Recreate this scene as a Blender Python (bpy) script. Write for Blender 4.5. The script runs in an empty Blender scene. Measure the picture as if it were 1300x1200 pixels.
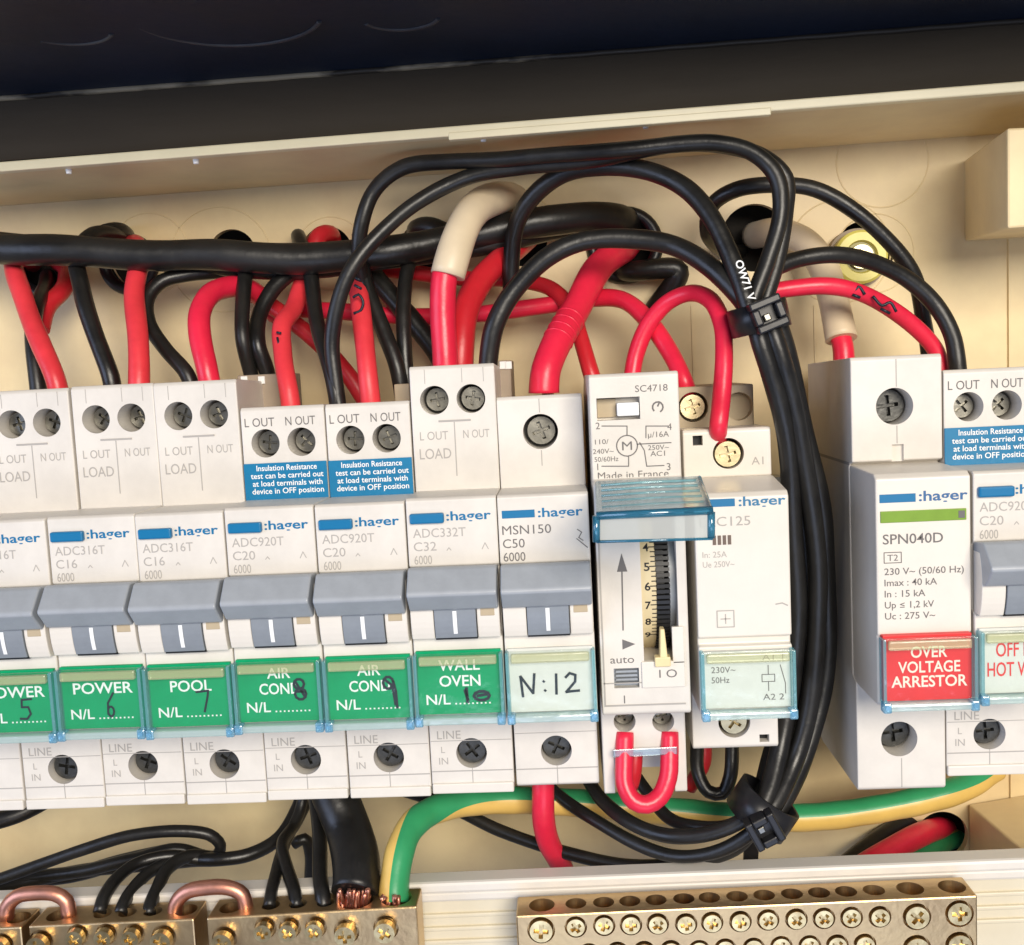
import bpy, bmesh, math, random
from mathutils import Vector, Matrix
random.seed(7)
SC = bpy.context.scene
COL = SC.collection
MM = 0.001

# ------------------------------------------------------------------ camera, world, lamps, exposure
F_PX = 1329.31
CAM = Vector((101.396, -198.696, 45.515))
ROT = Matrix(((0.997846, -0.048347, 0.044333), (0.043873, 0.99433, 0.096863), (-0.048765, -0.09471, 0.99431)))
cd = bpy.data.cameras.new('camera')
cam = bpy.data.objects.new('camera', cd)
COL.objects.link(cam)
cd.sensor_width = 36.0
cd.lens = F_PX / 1300 * 36.0
cd.clip_start = 0.005
cd.clip_end = 50.0
r_, f_, u_ = ROT.col[0], ROT.col[1], ROT.col[2]
cam.matrix_world = Matrix(((r_[0], u_[0], -f_[0], CAM[0]*MM), (r_[1], u_[1], -f_[1], CAM[1]*MM), (r_[2], u_[2], -f_[2], CAM[2]*MM), (0, 0, 0, 1)))
SC.camera = cam

w = bpy.data.worlds.new("World")
SC.world = w
w.use_nodes = True
bg = w.node_tree.nodes['Background']
bg.inputs['Color'].default_value = (0.78, 0.82, 1.0, 1)
bg.inputs['Strength'].default_value = 0.24

def lamp(name, loc, target, sx, sy, watts, color):
    ld = bpy.data.lights.new(name, 'AREA')
    ld.shape = 'RECTANGLE'; ld.size = sx; ld.size_y = sy; ld.energy = watts; ld.color = color
    o = bpy.data.objects.new(name, ld); COL.objects.link(o)
    o.location = Vector(loc) * MM
    d = (Vector(target) - Vector(loc)).normalized()
    o.rotation_euler = d.to_track_quat('-Z', 'Y').to_euler()
    return o
lamp('key_lamp', (300, -760, 262), (100, 20, 20), 0.40, 0.32, 8.3, (1.0, 0.915, 0.79))
lamp('sky_fill_lamp', (-620, -460, 90), (100, 30, 0), 0.55, 0.55, 3.4, (0.58, 0.70, 1.0))
lamp('low_fill_lamp', (160, -520, -330), (100, 50, 40), 0.40, 0.26, 0.8, (0.64, 0.74, 1.0))

SC.view_settings.view_transform = 'Standard'
SC.view_settings.look = 'None'
SC.view_settings.exposure = 0.0
SC.view_settings.gamma = 1.0
SC.view_settings.use_curve_mapping = False

# ------------------------------------------------------------------ helpers
def at(px, py, y):
    """point at real depth y (mm) seen at photo pixel px, py"""
    d = ROT @ Vector(((px - 650) / F_PX, 1.0, -(py - 600) / F_PX))
    return CAM + d * ((y - CAM.y) / d.y)

def atz(px, py, z):
    d = ROT @ Vector(((px - 650) / F_PX, 1.0, -(py - 600) / F_PX))
    return CAM + d * ((z - CAM.z) / d.z)

def nodes_of(m):
    m.use_nodes = True
    nt = m.node_tree
    return nt, nt.nodes['Principled BSDF']

def mat(name, col, rough=0.45, spec=0.5, metal=0.0, vary=0.0, vscale=150.0, bump=0.0, bscale=900.0, rvary=0.0, dark=None, stretch=None):
    m = bpy.data.materials.new(name)
    nt, b = nodes_of(m)
    b.inputs['Base Color'].default_value = (*col, 1)
    b.inputs['Roughness'].default_value = rough
    b.inputs['Specular IOR Level'].default_value = spec
    b.inputs['Metallic'].default_value = metal
    tc = nt.nodes.new('ShaderNodeTexCoord')
    src = tc.outputs['Object']
    if stretch:
        mp = nt.nodes.new('ShaderNodeMapping'); mp.inputs['Scale'].default_value = stretch
        nt.links.new(src, mp.inputs['Vector']); src = mp.outputs['Vector']
    if vary > 0 or rvary > 0:
        n = nt.nodes.new('ShaderNodeTexNoise'); n.inputs['Scale'].default_value = vscale
        n.inputs['Detail'].default_value = 5; n.inputs['Roughness'].default_value = 0.62
        nt.links.new(src, n.inputs['Vector'])
        if vary > 0:
            mx = nt.nodes.new('ShaderNodeMix'); mx.data_type = 'RGBA'
            dk = dark if dark else tuple(c * (1 - vary) for c in col)
            mx.inputs[6].default_value = (*dk, 1); mx.inputs[7].default_value = (*col, 1)
            rp = nt.nodes.new('ShaderNodeValToRGB'); rp.color_ramp.elements[0].position = 0.3; rp.color_ramp.elements[1].position = 0.62
            nt.links.new(n.outputs['Fac'], rp.inputs['Fac']); nt.links.new(rp.outputs['Color'], mx.inputs['Factor'])
            nt.links.new(mx.outputs[2], b.inputs['Base Color'])
        if rvary > 0:
            mr = nt.nodes.new('ShaderNodeMapRange'); mr.inputs['To Min'].default_value = max(0.03, rough - rvary); mr.inputs['To Max'].default_value = rough + rvary
            nt.links.new(n.outputs['Fac'], mr.inputs['Value']); nt.links.new(mr.outputs['Result'], b.inputs['Roughness'])
    if bump > 0:
        n2 = nt.nodes.new('ShaderNodeTexNoise'); n2.inputs['Scale'].default_value = bscale; n2.inputs['Detail'].default_value = 4
        nt.links.new(src, n2.inputs['Vector'])
        bp = nt.nodes.new('ShaderNodeBump'); bp.inputs['Strength'].default_value = bump; bp.inputs['Distance'].default_value = 0.0004
        nt.links.new(n2.outputs['Fac'], bp.inputs['Height']); nt.links.new(bp.outputs['Normal'], b.inputs['Normal'])
    return m

def clear_mat(name, tint, gloss=0.12, rough=0.12, milk=0.0, milkcol=(0.8, 0.9, 0.9)):
    """thin clear plastic: light passes straight through with a tint, plus a gloss reflection and a little body haze"""
    m = bpy.data.materials.new(name); m.use_nodes = True
    nt = m.node_tree; nt.nodes.clear()
    out = nt.nodes.new('ShaderNodeOutputMaterial')
    tr = nt.nodes.new('ShaderNodeBsdfTransparent'); tr.inputs['Color'].default_value = (*tint, 1)
    gl = nt.nodes.new('ShaderNodeBsdfGlossy'); gl.inputs['Roughness'].default_value = rough
    df = nt.nodes.new('ShaderNodeBsdfDiffuse'); df.inputs['Color'].default_value = (*milkcol, 1)
    lw = nt.nodes.new('ShaderNodeFresnel'); lw.inputs['IOR'].default_value = 1.48
    ml = nt.nodes.new('ShaderNodeMath'); ml.operation = 'MULTIPLY_ADD'; ml.inputs[1].default_value = 0.5; ml.inputs[2].default_value = gloss * 0.3
    n = nt.nodes.new('ShaderNodeTexNoise'); n.inputs['Scale'].default_value = 260
    tc = nt.nodes.new('ShaderNodeTexCoord'); nt.links.new(tc.outputs['Object'], n.inputs['Vector'])
    bp = nt.nodes.new('ShaderNodeBump'); bp.inputs['Strength'].default_value = 0.25; bp.inputs['Distance'].default_value = 0.0005
    nt.links.new(n.outputs['Fac'], bp.inputs['Height']); nt.links.new(bp.outputs['Normal'], gl.inputs['Normal'])
    m1 = nt.nodes.new('ShaderNodeMixShader'); m1.inputs[0].default_value = milk
    nt.links.new(tr.outputs[0], m1.inputs[1]); nt.links.new(df.outputs[0], m1.inputs[2])
    m2 = nt.nodes.new('ShaderNodeMixShader')
    nt.links.new(lw.outputs[0], ml.inputs[0]); nt.links.new(ml.outputs[0], m2.inputs[0])
    nt.links.new(m1.outputs[0], m2.inputs[1]); nt.links.new(gl.outputs[0], m2.inputs[2])
    nt.links.new(m2.outputs[0], out.inputs['Surface'])
    return m

M = dict(
    cream=mat('breaker_plastic', (0.72, 0.675, 0.605), 0.42, 0.5, vary=0.15, vscale=60, bump=0.05, bscale=2500, rvary=0.08),
    bright=mat('pale_plastic', (0.73, 0.685, 0.61), 0.40, 0.5, vary=0.05, vscale=120, bump=0.04, bscale=2500),
    tan=mat('tan_plastic', (0.47, 0.38, 0.25), 0.5, 0.4, vary=0.12, vscale=120),
    rear=mat('rear_plastic', (0.36, 0.29, 0.22), 0.55, 0.3, vary=0.1),
    box=mat('enclosure_plastic', (0.82, 0.665, 0.375), 0.42, 0.5, vary=0.16, vscale=42, bump=0.12, bscale=240, rvary=0.1, dark=(0.70, 0.54, 0.30)),
    traycream=mat('tray_plastic', (0.72, 0.655, 0.50), 0.42, 0.5, vary=0.06, vscale=60, bump=0.08, bscale=300),
    grey=mat('handle_grey', (0.34, 0.365, 0.395), 0.36, 0.5, vary=0.12, vscale=220, bump=0.05, bscale=3000),
    grey2=mat('rocker_grey', (0.24, 0.265, 0.295), 0.35, 0.5, vary=0.1, vscale=220),
    blue=mat('print_blue', (0.0, 0.15, 0.33), 0.35, 0.5),
    sticker=mat('sticker_blue', (0.0, 0.18, 0.37), 0.38, 0.5, vary=0.12, vscale=300),
    white=mat('print_white', (0.85, 0.86, 0.85), 0.5, 0.3),
    ink=mat('print_grey', (0.16, 0.15, 0.145), 0.6, 0.2),
    inklight=mat('print_pale_grey', (0.40, 0.375, 0.345), 0.6, 0.2),
    black=mat('print_black', (0.012, 0.012, 0.014), 0.5, 0.3),
    green=mat('label_green', (0.0, 0.34, 0.135), 0.5, 0.15, vary=0.1, vscale=200),
    red=mat('label_red', (0.78, 0.03, 0.035), 0.42, 0.4, vary=0.08, vscale=200),
    card=mat('label_card', (0.70, 0.71, 0.67), 0.55, 0.3, vary=0.06, vscale=300),
    redink=mat('print_red', (0.75, 0.05, 0.05), 0.5, 0.3),
    marker=mat('marker_ink', (0.01, 0.018, 0.03), 0.4, 0.4),
    pvcblack=mat('black_cable_sheath', (0.0135, 0.0128, 0.0115), 0.37, 0.5, vary=0.6, vscale=85, bump=0.35, bscale=300, rvary=0.2, dark=(0.006, 0.0057, 0.0055)),
    pvcred=mat('red_cable_sheath', (0.80, 0.020, 0.060), 0.34, 0.5, vary=0.2, vscale=90, bump=0.32, bscale=300, rvary=0.16),
    pvccoral=mat('coral_red_cable_sheath', (0.80, 0.045, 0.060), 0.40, 0.5, vary=0.2, vscale=90, bump=0.32, bscale=300, rvary=0.16),
    pvcshaded=mat('shaded_red_cable_sheath', (0.60, 0.018, 0.030), 0.36, 0.5, vary=0.16, vscale=110, bump=0.2, bscale=420),  # darker copy of the red sheath, with the shade of deep wires painted in
    pvcgreen=mat('earth_green', (0.035, 0.34, 0.13), 0.36, 0.5, vary=0.12, vscale=110, bump=0.15, bscale=420),
    pvcyellow=mat('earth_yellow', (0.80, 0.53, 0.14), 0.36, 0.5, vary=0.12, vscale=110, bump=0.15, bscale=420),
    sleeve=mat('cream_sleeve', (0.74, 0.61, 0.42), 0.42, 0.5, vary=0.12, vscale=90, bump=0.1, bscale=420),
    tie=mat('tie_nylon', (0.011, 0.011, 0.013), 0.36, 0.5, bump=0.04, bscale=900),
    brass=mat('brass', (0.70, 0.52, 0.28), 0.38, 0.5, metal=1.0, vary=0.30, vscale=70, bump=0.2, bscale=700, rvary=0.12, dark=(0.50, 0.34, 0.18)),
    brassscrew=mat('brass_screw', (0.80, 0.64, 0.34), 0.30, 0.5, metal=1.0, vary=0.3, vscale=260, bump=0.08, bscale=800, dark=(0.42, 0.30, 0.14)),
    copper=mat('copper', (0.78, 0.36, 0.25), 0.42, 0.5, metal=1.0, vary=0.25, vscale=160, bump=0.1, bscale=600, rvary=0.08),
    steel=mat('screw_steel', (0.27, 0.26, 0.225), 0.32, 0.5, metal=1.0, vary=0.4, vscale=350, bump=0.06, bscale=900),
    darksteel=mat('dark_screw_steel', (0.10, 0.10, 0.095), 0.42, 0.5, metal=0.8, vary=0.4, vscale=500, bump=0.2, bscale=1500),
    zinc=mat('plated_screw', (0.58, 0.49, 0.30), 0.33, 0.5, metal=1.0, vary=0.3, vscale=350, bump=0.06, bscale=900),
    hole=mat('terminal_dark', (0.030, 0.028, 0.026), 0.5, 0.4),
    dial=mat('dial_black', (0.018, 0.018, 0.018), 0.4, 0.4),
    dialcream=mat('dial_scale', (0.72, 0.60, 0.36), 0.5, 0.3, vary=0.1),
    lcd=mat('status_green', (0.20, 0.34, 0.04), 0.3, 0.5, vary=0.1, vscale=300),
    cabinet=mat('cabinet_paint', (0.006, 0.013, 0.032), 0.5, 0.25, vary=0.4, vscale=30, bump=0.15, bscale=300, rvary=0.15),
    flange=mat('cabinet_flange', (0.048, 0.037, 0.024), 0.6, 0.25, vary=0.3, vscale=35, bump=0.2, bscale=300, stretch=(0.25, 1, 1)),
    yellow=mat('yellow_cap', (0.78, 0.70, 0.16), 0.35, 0.5, vary=0.1, vscale=200),
    clear=clear_mat('clear_cover', (0.98, 1.0, 0.99), 0.02, 0.10, 0.012, (0.8, 0.9, 0.88)),
    clearband=clear_mat('cover_light_band_plastic', (0.96, 0.97, 0.88), 0.2, 0.25, 0.22, (0.92, 0.88, 0.52)),
    clearedge=clear_mat('clear_cover_edge', (0.80, 0.96, 0.98), 0.25, 0.10, 0.24, (0.35, 0.80, 0.88)),
    clearrim=clear_mat('clear_cover_rim', (0.92, 0.98, 0.97), 0.3, 0.10, 0.38, (0.74, 0.92, 0.90)),
    clearlug=clear_mat('clear_cover_lug', (0.70, 0.88, 0.98), 0.3, 0.10, 0.36, (0.28, 0.62, 0.86)),
    clearblue=clear_mat('tinted_flap', (0.80, 0.89, 0.92), 0.4, 0.15, 0.20, (0.50, 0.62, 0.68)),
    flapfront=clear_mat('flap_front_plastic', (0.86, 0.90, 0.90), 0.3, 0.15, 0.5, (0.70, 0.71, 0.67)),
    clearblueedge=clear_mat('tinted_flap_edge', (0.30, 0.62, 0.78), 0.3, 0.15, 0.32, (0.03, 0.24, 0.38)),
)

def link(o, parent=None):
    COL.objects.link(o)
    if parent is not None: o.parent = parent
    return o

class MB:
    """collects shapes (mm) into one mesh"""
    def __init__(s): s.v = []; s.f = []; s.mi = []; s.sm = []
    def raw(s, vs, fs, mi=0, smooth=False):
        o = len(s.v); s.v += [tuple(p) for p in vs]
        for f in fs: s.f.append(tuple(i + o for i in f)); s.mi.append(mi); s.sm.append(smooth)
        return s
    def bm(s, bm, mi=0, smooth=False):
        bm.verts.index_update()
        return s.raw([v.co.copy() for v in bm.verts], [[v.index for v in f.verts] for f in bm.faces], mi, smooth)
    def box(s, x0, x1, y0, y1, z0, z1, bev=0.0, mi=0, seg=2):
        bm = bmesh.new(); bmesh.ops.create_cube(bm, size=1)
        for v in bm.verts: v.co = Vector(((x0+x1)/2 + v.co.x*(x1-x0), (y0+y1)/2 + v.co.y*(y1-y0), (z0+z1)/2 + v.co.z*(z1-z0)))
        if bev > 0: bmesh.ops.bevel(bm, geom=bm.edges[:], offset=bev, segments=seg, profile=0.5, affect='EDGES')
        s.bm(bm, mi); bm.free(); return s
    def prism(s, prof, x0, x1, bev=0.0, mi=0, seg=2):
        """profile of (y, z) points swept along x"""
        bm = bmesh.new(); a = [bm.verts.new((x0, y, z)) for y, z in prof]; b = [bm.verts.new((x1, y, z)) for y, z in prof]; n = len(prof)
        bm.faces.new(a); bm.faces.new(b[::-1])
        for i in range(n): bm.faces.new((a[i], b[i], b[(i+1) % n], a[(i+1) % n]))
        bmesh.ops.recalc_face_normals(bm, faces=bm.faces)
        if bev > 0:
            es = [e for e in bm.edges if e.calc_face_angle(0) > math.radians(25)]
            bmesh.ops.bevel(bm, geom=es, offset=bev, segments=seg, profile=0.5, affect='EDGES')
        s.bm(bm, mi); bm.free(); return s
    def hull8(s, pts, bev=0.0, mi=0):
        """box from 4 front + 4 back corners, each ordered bl, br, tr, tl"""
        bm = bmesh.new(); v = [bm.verts.new(p) for p in pts]
        for f in ((0,1,2,3),(7,6,5,4),(0,4,5,1),(1,5,6,2),(2,6,7,3),(3,7,4,0)): bm.faces.new([v[i] for i in f])
        bmesh.ops.recalc_face_normals(bm, faces=bm.faces)
        if bev > 0: bmesh.ops.bevel(bm, geom=bm.edges[:], offset=bev, segments=2, profile=0.5, affect='EDGES')
        s.bm(bm, mi); bm.free(); return s
    def cyl(s, p0, p1, r0, r1=None, n=24, mi=0, smooth=True):
        r1 = r0 if r1 is None else r1
        p0, p1 = Vector(p0), Vector(p1); d = (p1-p0).normalized()
        a = d.orthogonal().normalized(); b = d.cross(a)
        vs = []
        for p, r in ((p0, r0), (p1, r1)):
            for i in range(n):
                t = 2*math.pi*i/n; vs.append(p + a*(r*math.cos(t)) + b*(r*math.sin(t)))
        s.raw(vs, [(i, (i+1) % n, n+(i+1) % n, n+i) for i in range(n)], mi, smooth)
        s.raw(vs[:n], [tuple(range(n))[::-1]], mi); s.raw(vs[n:], [tuple(range(n))], mi); return s
    def ring(s, c, axis, R, r, n=32, k=8, a0=0, a1=2*math.pi, mi=0, ref=None, sx=1.0):
        c = Vector(c); axis = Vector(axis).normalized(); a = Vector(ref).normalized() if ref else axis.orthogonal().normalized(); b = axis.cross(a)
        full = abs(a1-a0-2*math.pi) < 1e-6; pts = []
        for i in range(n if full else n+1):
            t = a0+(a1-a0)*i/n; pts.append(c + a*(R*sx*math.cos(t)) + b*(R*math.sin(t)))
        return s.tube(pts, r, k, closed=full, mi=mi)
    def tube(s, pts, r, k=12, closed=False, mi=0, twist=0.0, split=None, sdir=None):
        """sweep; r number or list; split: second material for half of the turn"""
        pts = [Vector(p) for p in pts]; n = len(pts); rs = r if isinstance(r, list) else [r]*n
        T = []
        for i in range(n):
            p = pts[(i-1) % n] if (closed or i > 0) else pts[i]; q = pts[(i+1) % n] if (closed or i < n-1) else pts[i]
            T.append((q-p).normalized())
        N = T[0].cross(Vector((0, 1, 0)))
        if N.length < 0.05: N = T[0].orthogonal()
        N.normalize(); o = len(s.v); vs = []
        for i in range(n):
            if sdir: N = sdir(i/(n-1))
            N = (N - T[i]*N.dot(T[i])).normalized(); B = T[i].cross(N)
            tw = twist*i/max(1, n-1) if not callable(twist) else twist(i/max(1, n-1))
            for j in range(k):
                a = 2*math.pi*j/k + tw
                vs.append(pts[i] + N*(rs[i]*math.cos(a)) + B*(rs[i]*math.sin(a)))
        fs = []; m2 = []
        for i in range(n if closed else n-1):
            for j in range(k):
                i2 = (i+1) % n
                fs.append((i*k+j, i*k+(j+1) % k, i2*k+(j+1) % k, i2*k+j)); m2.append(mi if (split is None or ((j < k//2) if sdir is None else math.cos(2*math.pi*(j+0.5)/k) < 0)) else split)
        s.v += [tuple(p) for p in vs]
        for f, m_ in zip(fs, m2): s.f.append(tuple(x+o for x in f)); s.mi.append(m_); s.sm.append(True)
        if not closed:
            s.f.append(tuple(o+j for j in range(k))[::-1]); s.mi.append(mi); s.sm.append(False)
            s.f.append(tuple(o+(n-1)*k+j for j in range(k))); s.mi.append(mi); s.sm.append(False)
        return s
    def text(s, body, o, cap, width=None, align='C', bold=0.0, ux=(1, 0, 0), uz=(0, 0, 1), mi=0, shear=0.0):
        """lettering: o = anchor on the baseline (mm), cap = capital height (mm)"""
        c = bpy.data.curves.new('t', 'FONT'); c.body = body; c.size = 1.0; c.offset = bold; c.resolution_u = 3; c.shear = shear
        ob = bpy.data.objects.new('t', c); COL.objects.link(ob)
        dg = bpy.context.evaluated_depsgraph_get(); me = bpy.data.meshes.new_from_object(ob.evaluated_get(dg))
        vs = [v.co.copy() for v in me.vertices]; fs = [tuple(p.vertices) for p in me.polygons]
        bpy.data.objects.remove(ob); bpy.data.curves.remove(c); bpy.data.meshes.remove(me)
        if not vs: return s
        x0 = min(v.x for v in vs); x1 = max(v.x for v in vs); k = cap/0.70; kx = k if width is None else width/(x1-x0)
        W = (x1-x0)*kx; off = {'C': -W/2, 'L': 0, 'R': -W}[align]
        o = Vector(o); ux = Vector(ux).normalized(); uz = Vector(uz).normalized()
        return s.raw([o + ux*((v.x-x0)*kx+off) + uz*(v.y*k) for v in vs], fs, mi)
    def strip(s, pts, wd, y, mi=0):
        """flat printed or inked line of width wd through (x, z) points, in the plane y"""
        for (xa, za), (xb, zb) in zip(pts[:-1], pts[1:]):
            d = Vector((xb-xa, zb-za)); L = d.length
            if L < 1e-6: continue
            d /= L; nx, nz = -d.y*wd/2, d.x*wd/2; e = wd*0.3
            xa2, za2, xb2, zb2 = xa-d.x*e, za-d.y*e, xb+d.x*e, zb+d.y*e
            y -= 0.002
            s.raw([(xa2+nx, y, za2+nz), (xa2-nx, y, za2-nz), (xb2-nx, y, zb2-nz), (xb2+nx, y, zb2+nz)], [(0, 1, 2, 3)], mi)
        return s
    def mesh(s, name, mats, org=(0, 0, 0)):
        me = bpy.data.meshes.new(name); og = Vector(org)
        me.from_pydata([(Vector(v)-og)*MM for v in s.v], [], s.f)
        for m_ in (mats if isinstance(mats, (list, tuple)) else [mats]): me.materials.append(m_)
        for p, i, sm in zip(me.polygons, s.mi, s.sm): p.material_index = i; p.use_smooth = sm
        me.update(); return me
    def build(s, name, mats, parent=None, org=(0, 0, 0), cut=None):
        me = s.mesh(name, mats, org)
        if cut is not None: me = boolean(me, cut.mesh('cutter', mats, org))
        o = bpy.data.objects.new(name, me); link(o, parent)
        if parent is None: o.location = Vector(org)*MM
        return o

def boolean(me, cme):
    K = 1000.0
    for m_ in (me, cme): m_.transform(Matrix.Scale(K, 4))
    for m_ in (me, cme):
        b = bmesh.new(); b.from_mesh(m_); bmesh.ops.remove_doubles(b, verts=b.verts, dist=1e-4); bmesh.ops.recalc_face_normals(b, faces=b.faces); b.to_mesh(m_); b.free()
    a = bpy.data.objects.new('a', me); c = bpy.data.objects.new('c', cme); COL.objects.link(a); COL.objects.link(c)
    md = a.modifiers.new('b', 'BOOLEAN'); md.operation = 'DIFFERENCE'; md.object = c; md.solver = 'EXACT'
    dg = bpy.context.evaluated_depsgraph_get(); out = bpy.data.meshes.new_from_object(a.evaluated_get(dg))
    nm = me.name
    bpy.data.objects.remove(a); bpy.data.objects.remove(c); bpy.data.meshes.remove(cme); bpy.data.meshes.remove(me)
    out.transform(Matrix.Scale(1/K, 4)); out.name = nm
    for p in out.polygons: p.use_smooth = False
    return out

def thing(name, label, cat, loc, group=None):
    o = bpy.data.objects.new(name, None); o.empty_display_size = 0.005; link(o); o.location = Vector(loc)*MM
    o['label'] = label; o['category'] = cat
    if group: o['group'] = group
    return o

def tag(o, label, cat, group=None):
    o['label'] = label; o['category'] = cat
    if group: o['group'] = group
    return o

def spline(pts, step=1.2):
    P = [Vector(p) for p in pts]
    if len(P) < 3:
        n = max(2, int((P[1]-P[0]).length/step)); return [P[0].lerp(P[1], i/n) for i in range(n+1)]
    P = [P[0]*2-P[1]] + P + [P[-1]*2-P[-2]]; out = []
    for i in range(1, len(P)-2):
        p0, p1, p2, p3 = P[i-1:i+3]
        t0 = 0; t1 = t0+max(1e-3, (p1-p0).length**0.5); t2 = t1+max(1e-3, (p2-p1).length**0.5); t3 = t2+max(1e-3, (p3-p2).length**0.5)
        n = max(2, int((p2-p1).length/step))
        for k in range(n):
            t = t1+(t2-t1)*k/n
            A1 = p0*((t1-t)/(t1-t0))+p1*((t-t0)/(t1-t0)); A2 = p1*((t2-t)/(t2-t1))+p2*((t-t1)/(t2-t1)); A3 = p2*((t3-t)/(t3-t2))+p3*((t-t2)/(t3-t2))
            B1 = A1*((t2-t)/(t2-t0))+A2*((t-t0)/(t2-t0)); B2 = A2*((t3-t)/(t3-t1))+A3*((t-t1)/(t3-t1))
            out.append(B1*((t2-t)/(t2-t1))+B2*((t-t1)/(t2-t1)))
    out.append(P[-2]); return out

def px_r(wpx, y): return wpx/2*(y-CAM.y)/F_PX

# ------------------------------------------------------------------ outer cabinet and enclosure
YB = 65.0
XA, XB = -150.0, 340.0
def build_cabinet():
    t = thing('metal_cabinet', 'dark metal cabinet hood with scuffed edge above the cream enclosure', 'cabinet', (100, 20, 107))
    org = (100, 20, 107)
    a0, a1 = at(-600, 171.2, 27), at(1950, -22.5, 27)
    # flange: upright strip behind the enclosure lip, falls behind the enclosure wall
    w0, w1 = at(0, 262, YB), at(1250, 172, YB); sl_ = (w1.z-w0.z)/(w1.x-w0.x)
    b0 = w0.z+sl_*(a0.x-w0.x)+2.3; b1 = w0.z+sl_*(a1.x-w0.x)+2.3
    m_ = MB().hull8([(a0.x, 27, b0), (a1.x, 27, b1), (a1.x, 27, a1.z), (a0.x, 27, a0.z), (a0.x, 28.5, b0), (a1.x, 28.5, b1), (a1.x, 28.5, a1.z), (a0.x, 28.5, a0.z)])
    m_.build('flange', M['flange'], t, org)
    # hood: underside of the cabinet top, runs towards the viewer
    dz = 0.4
    hood = MB().hull8([(a0.x, -42, a0.z+dz-1), (a1.x, -42, a1.z+dz-1), (a1.x, -42, a1.z+1.6), (a0.x, -42, a0.z+1.6), (a0.x, 30, a0.z+dz), (a1.x, 30, a1.z+dz), (a1.x, 30, a1.z+1.6), (a0.x, 30, a0.z+1.6)])
    hood.build('hood', M['cabinet'], t, org)
    # worn bead where the flange meets the hood
    edge = MB(); pts = [Vector(a0).lerp(a1, i/120) + Vector((0, -0.4, 0.05*math.sin(i*1.7))) for i in range(121)]
    edge.tube(pts, 0.65, 8)
    mw = mat('worn_edge', (0.022, 0.018, 0.014), 0.5, 0.4, vary=0.5, vscale=40)
    nt, b = nodes_of(mw)
    n = nt.nodes.new('ShaderNodeTexNoise'); n.inputs['Scale'].default_value = 160; n.inputs['Detail'].default_value = 6
    tc = nt.nodes.new('ShaderNodeTexCoord'); mp = nt.nodes.new('ShaderNodeMapping'); mp.inputs['Scale'].default_value = (0.35, 1.3, 1.3)
    nt.links.new(tc.outputs['Object'], mp.inputs[0]); nt.links.new(mp.outputs[0], n.inputs['Vector'])
    rp = nt.nodes.new('ShaderNodeValToRGB'); rp.color_ramp.elements[0].position = 0.56; rp.color_ramp.elements[1].position = 0.68
    rp.color_ramp.elements[0].color = (0.022, 0.018, 0.013, 1); rp.color_ramp.elements[1].color = (0.26, 0.22, 0.15, 1)
    nt.links.new(n.outputs['Fac'], rp.inputs[0]); nt.links.new(rp.outputs[0], b.inputs['Base Color'])
    sx = nt.nodes.new('ShaderNodeSeparateXYZ'); nt.links.new(tc.outputs['Object'], sx.inputs[0])
    mr = nt.nodes.new('ShaderNodeMapRange'); mr.inputs['From Min'].default_value = -0.03; mr.inputs['From Max'].default_value = 0.02; mr.inputs['To Min'].default_value = 0.16; mr.inputs['To Max'].default_value = -0.25
    nt.links.new(sx.outputs['X'], mr.inputs['Value']); ad = nt.nodes.new('ShaderNodeMath'); nt.links.new(n.outputs['Fac'], ad.inputs[0]); nt.links.new(mr.outputs[0], ad.inputs[1]); nt.links.new(ad.outputs[0], rp.inputs[0])
    edge.build('worn_edge', mw, t, org)
    # pressed knockout rings in the hood
    for (px, py, R, q0, q1) in ((285, 18, 16.5, 0.12, 0.95), (80, 36, 8.0, 0.15, 0.8), (508, 20, 7.0, 0.1, 0.9)):
        zh = a0.z+(a1.z-a0.z)*(atz(px, py, a0.z).x-a0.x)/(a1.x-a0.x)+0.2; c = atz(px, py, zh)
        k = MB().ring((c.x, c.y, zh-0.1), (0, 0, 1), R, 0.5, n=40, k=6, a0=math.pi*q0, a1=math.pi*q1, ref=(1, 0, 0))
        k.build('knockout_ring', mat('knockout_metal', (0.055, 0.06, 0.065), 0.55, 0.5, vary=0.8, vscale=60, dark=(0.01, 0.012, 0.02)), t, org)
    return t
build_cabinet()

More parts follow.
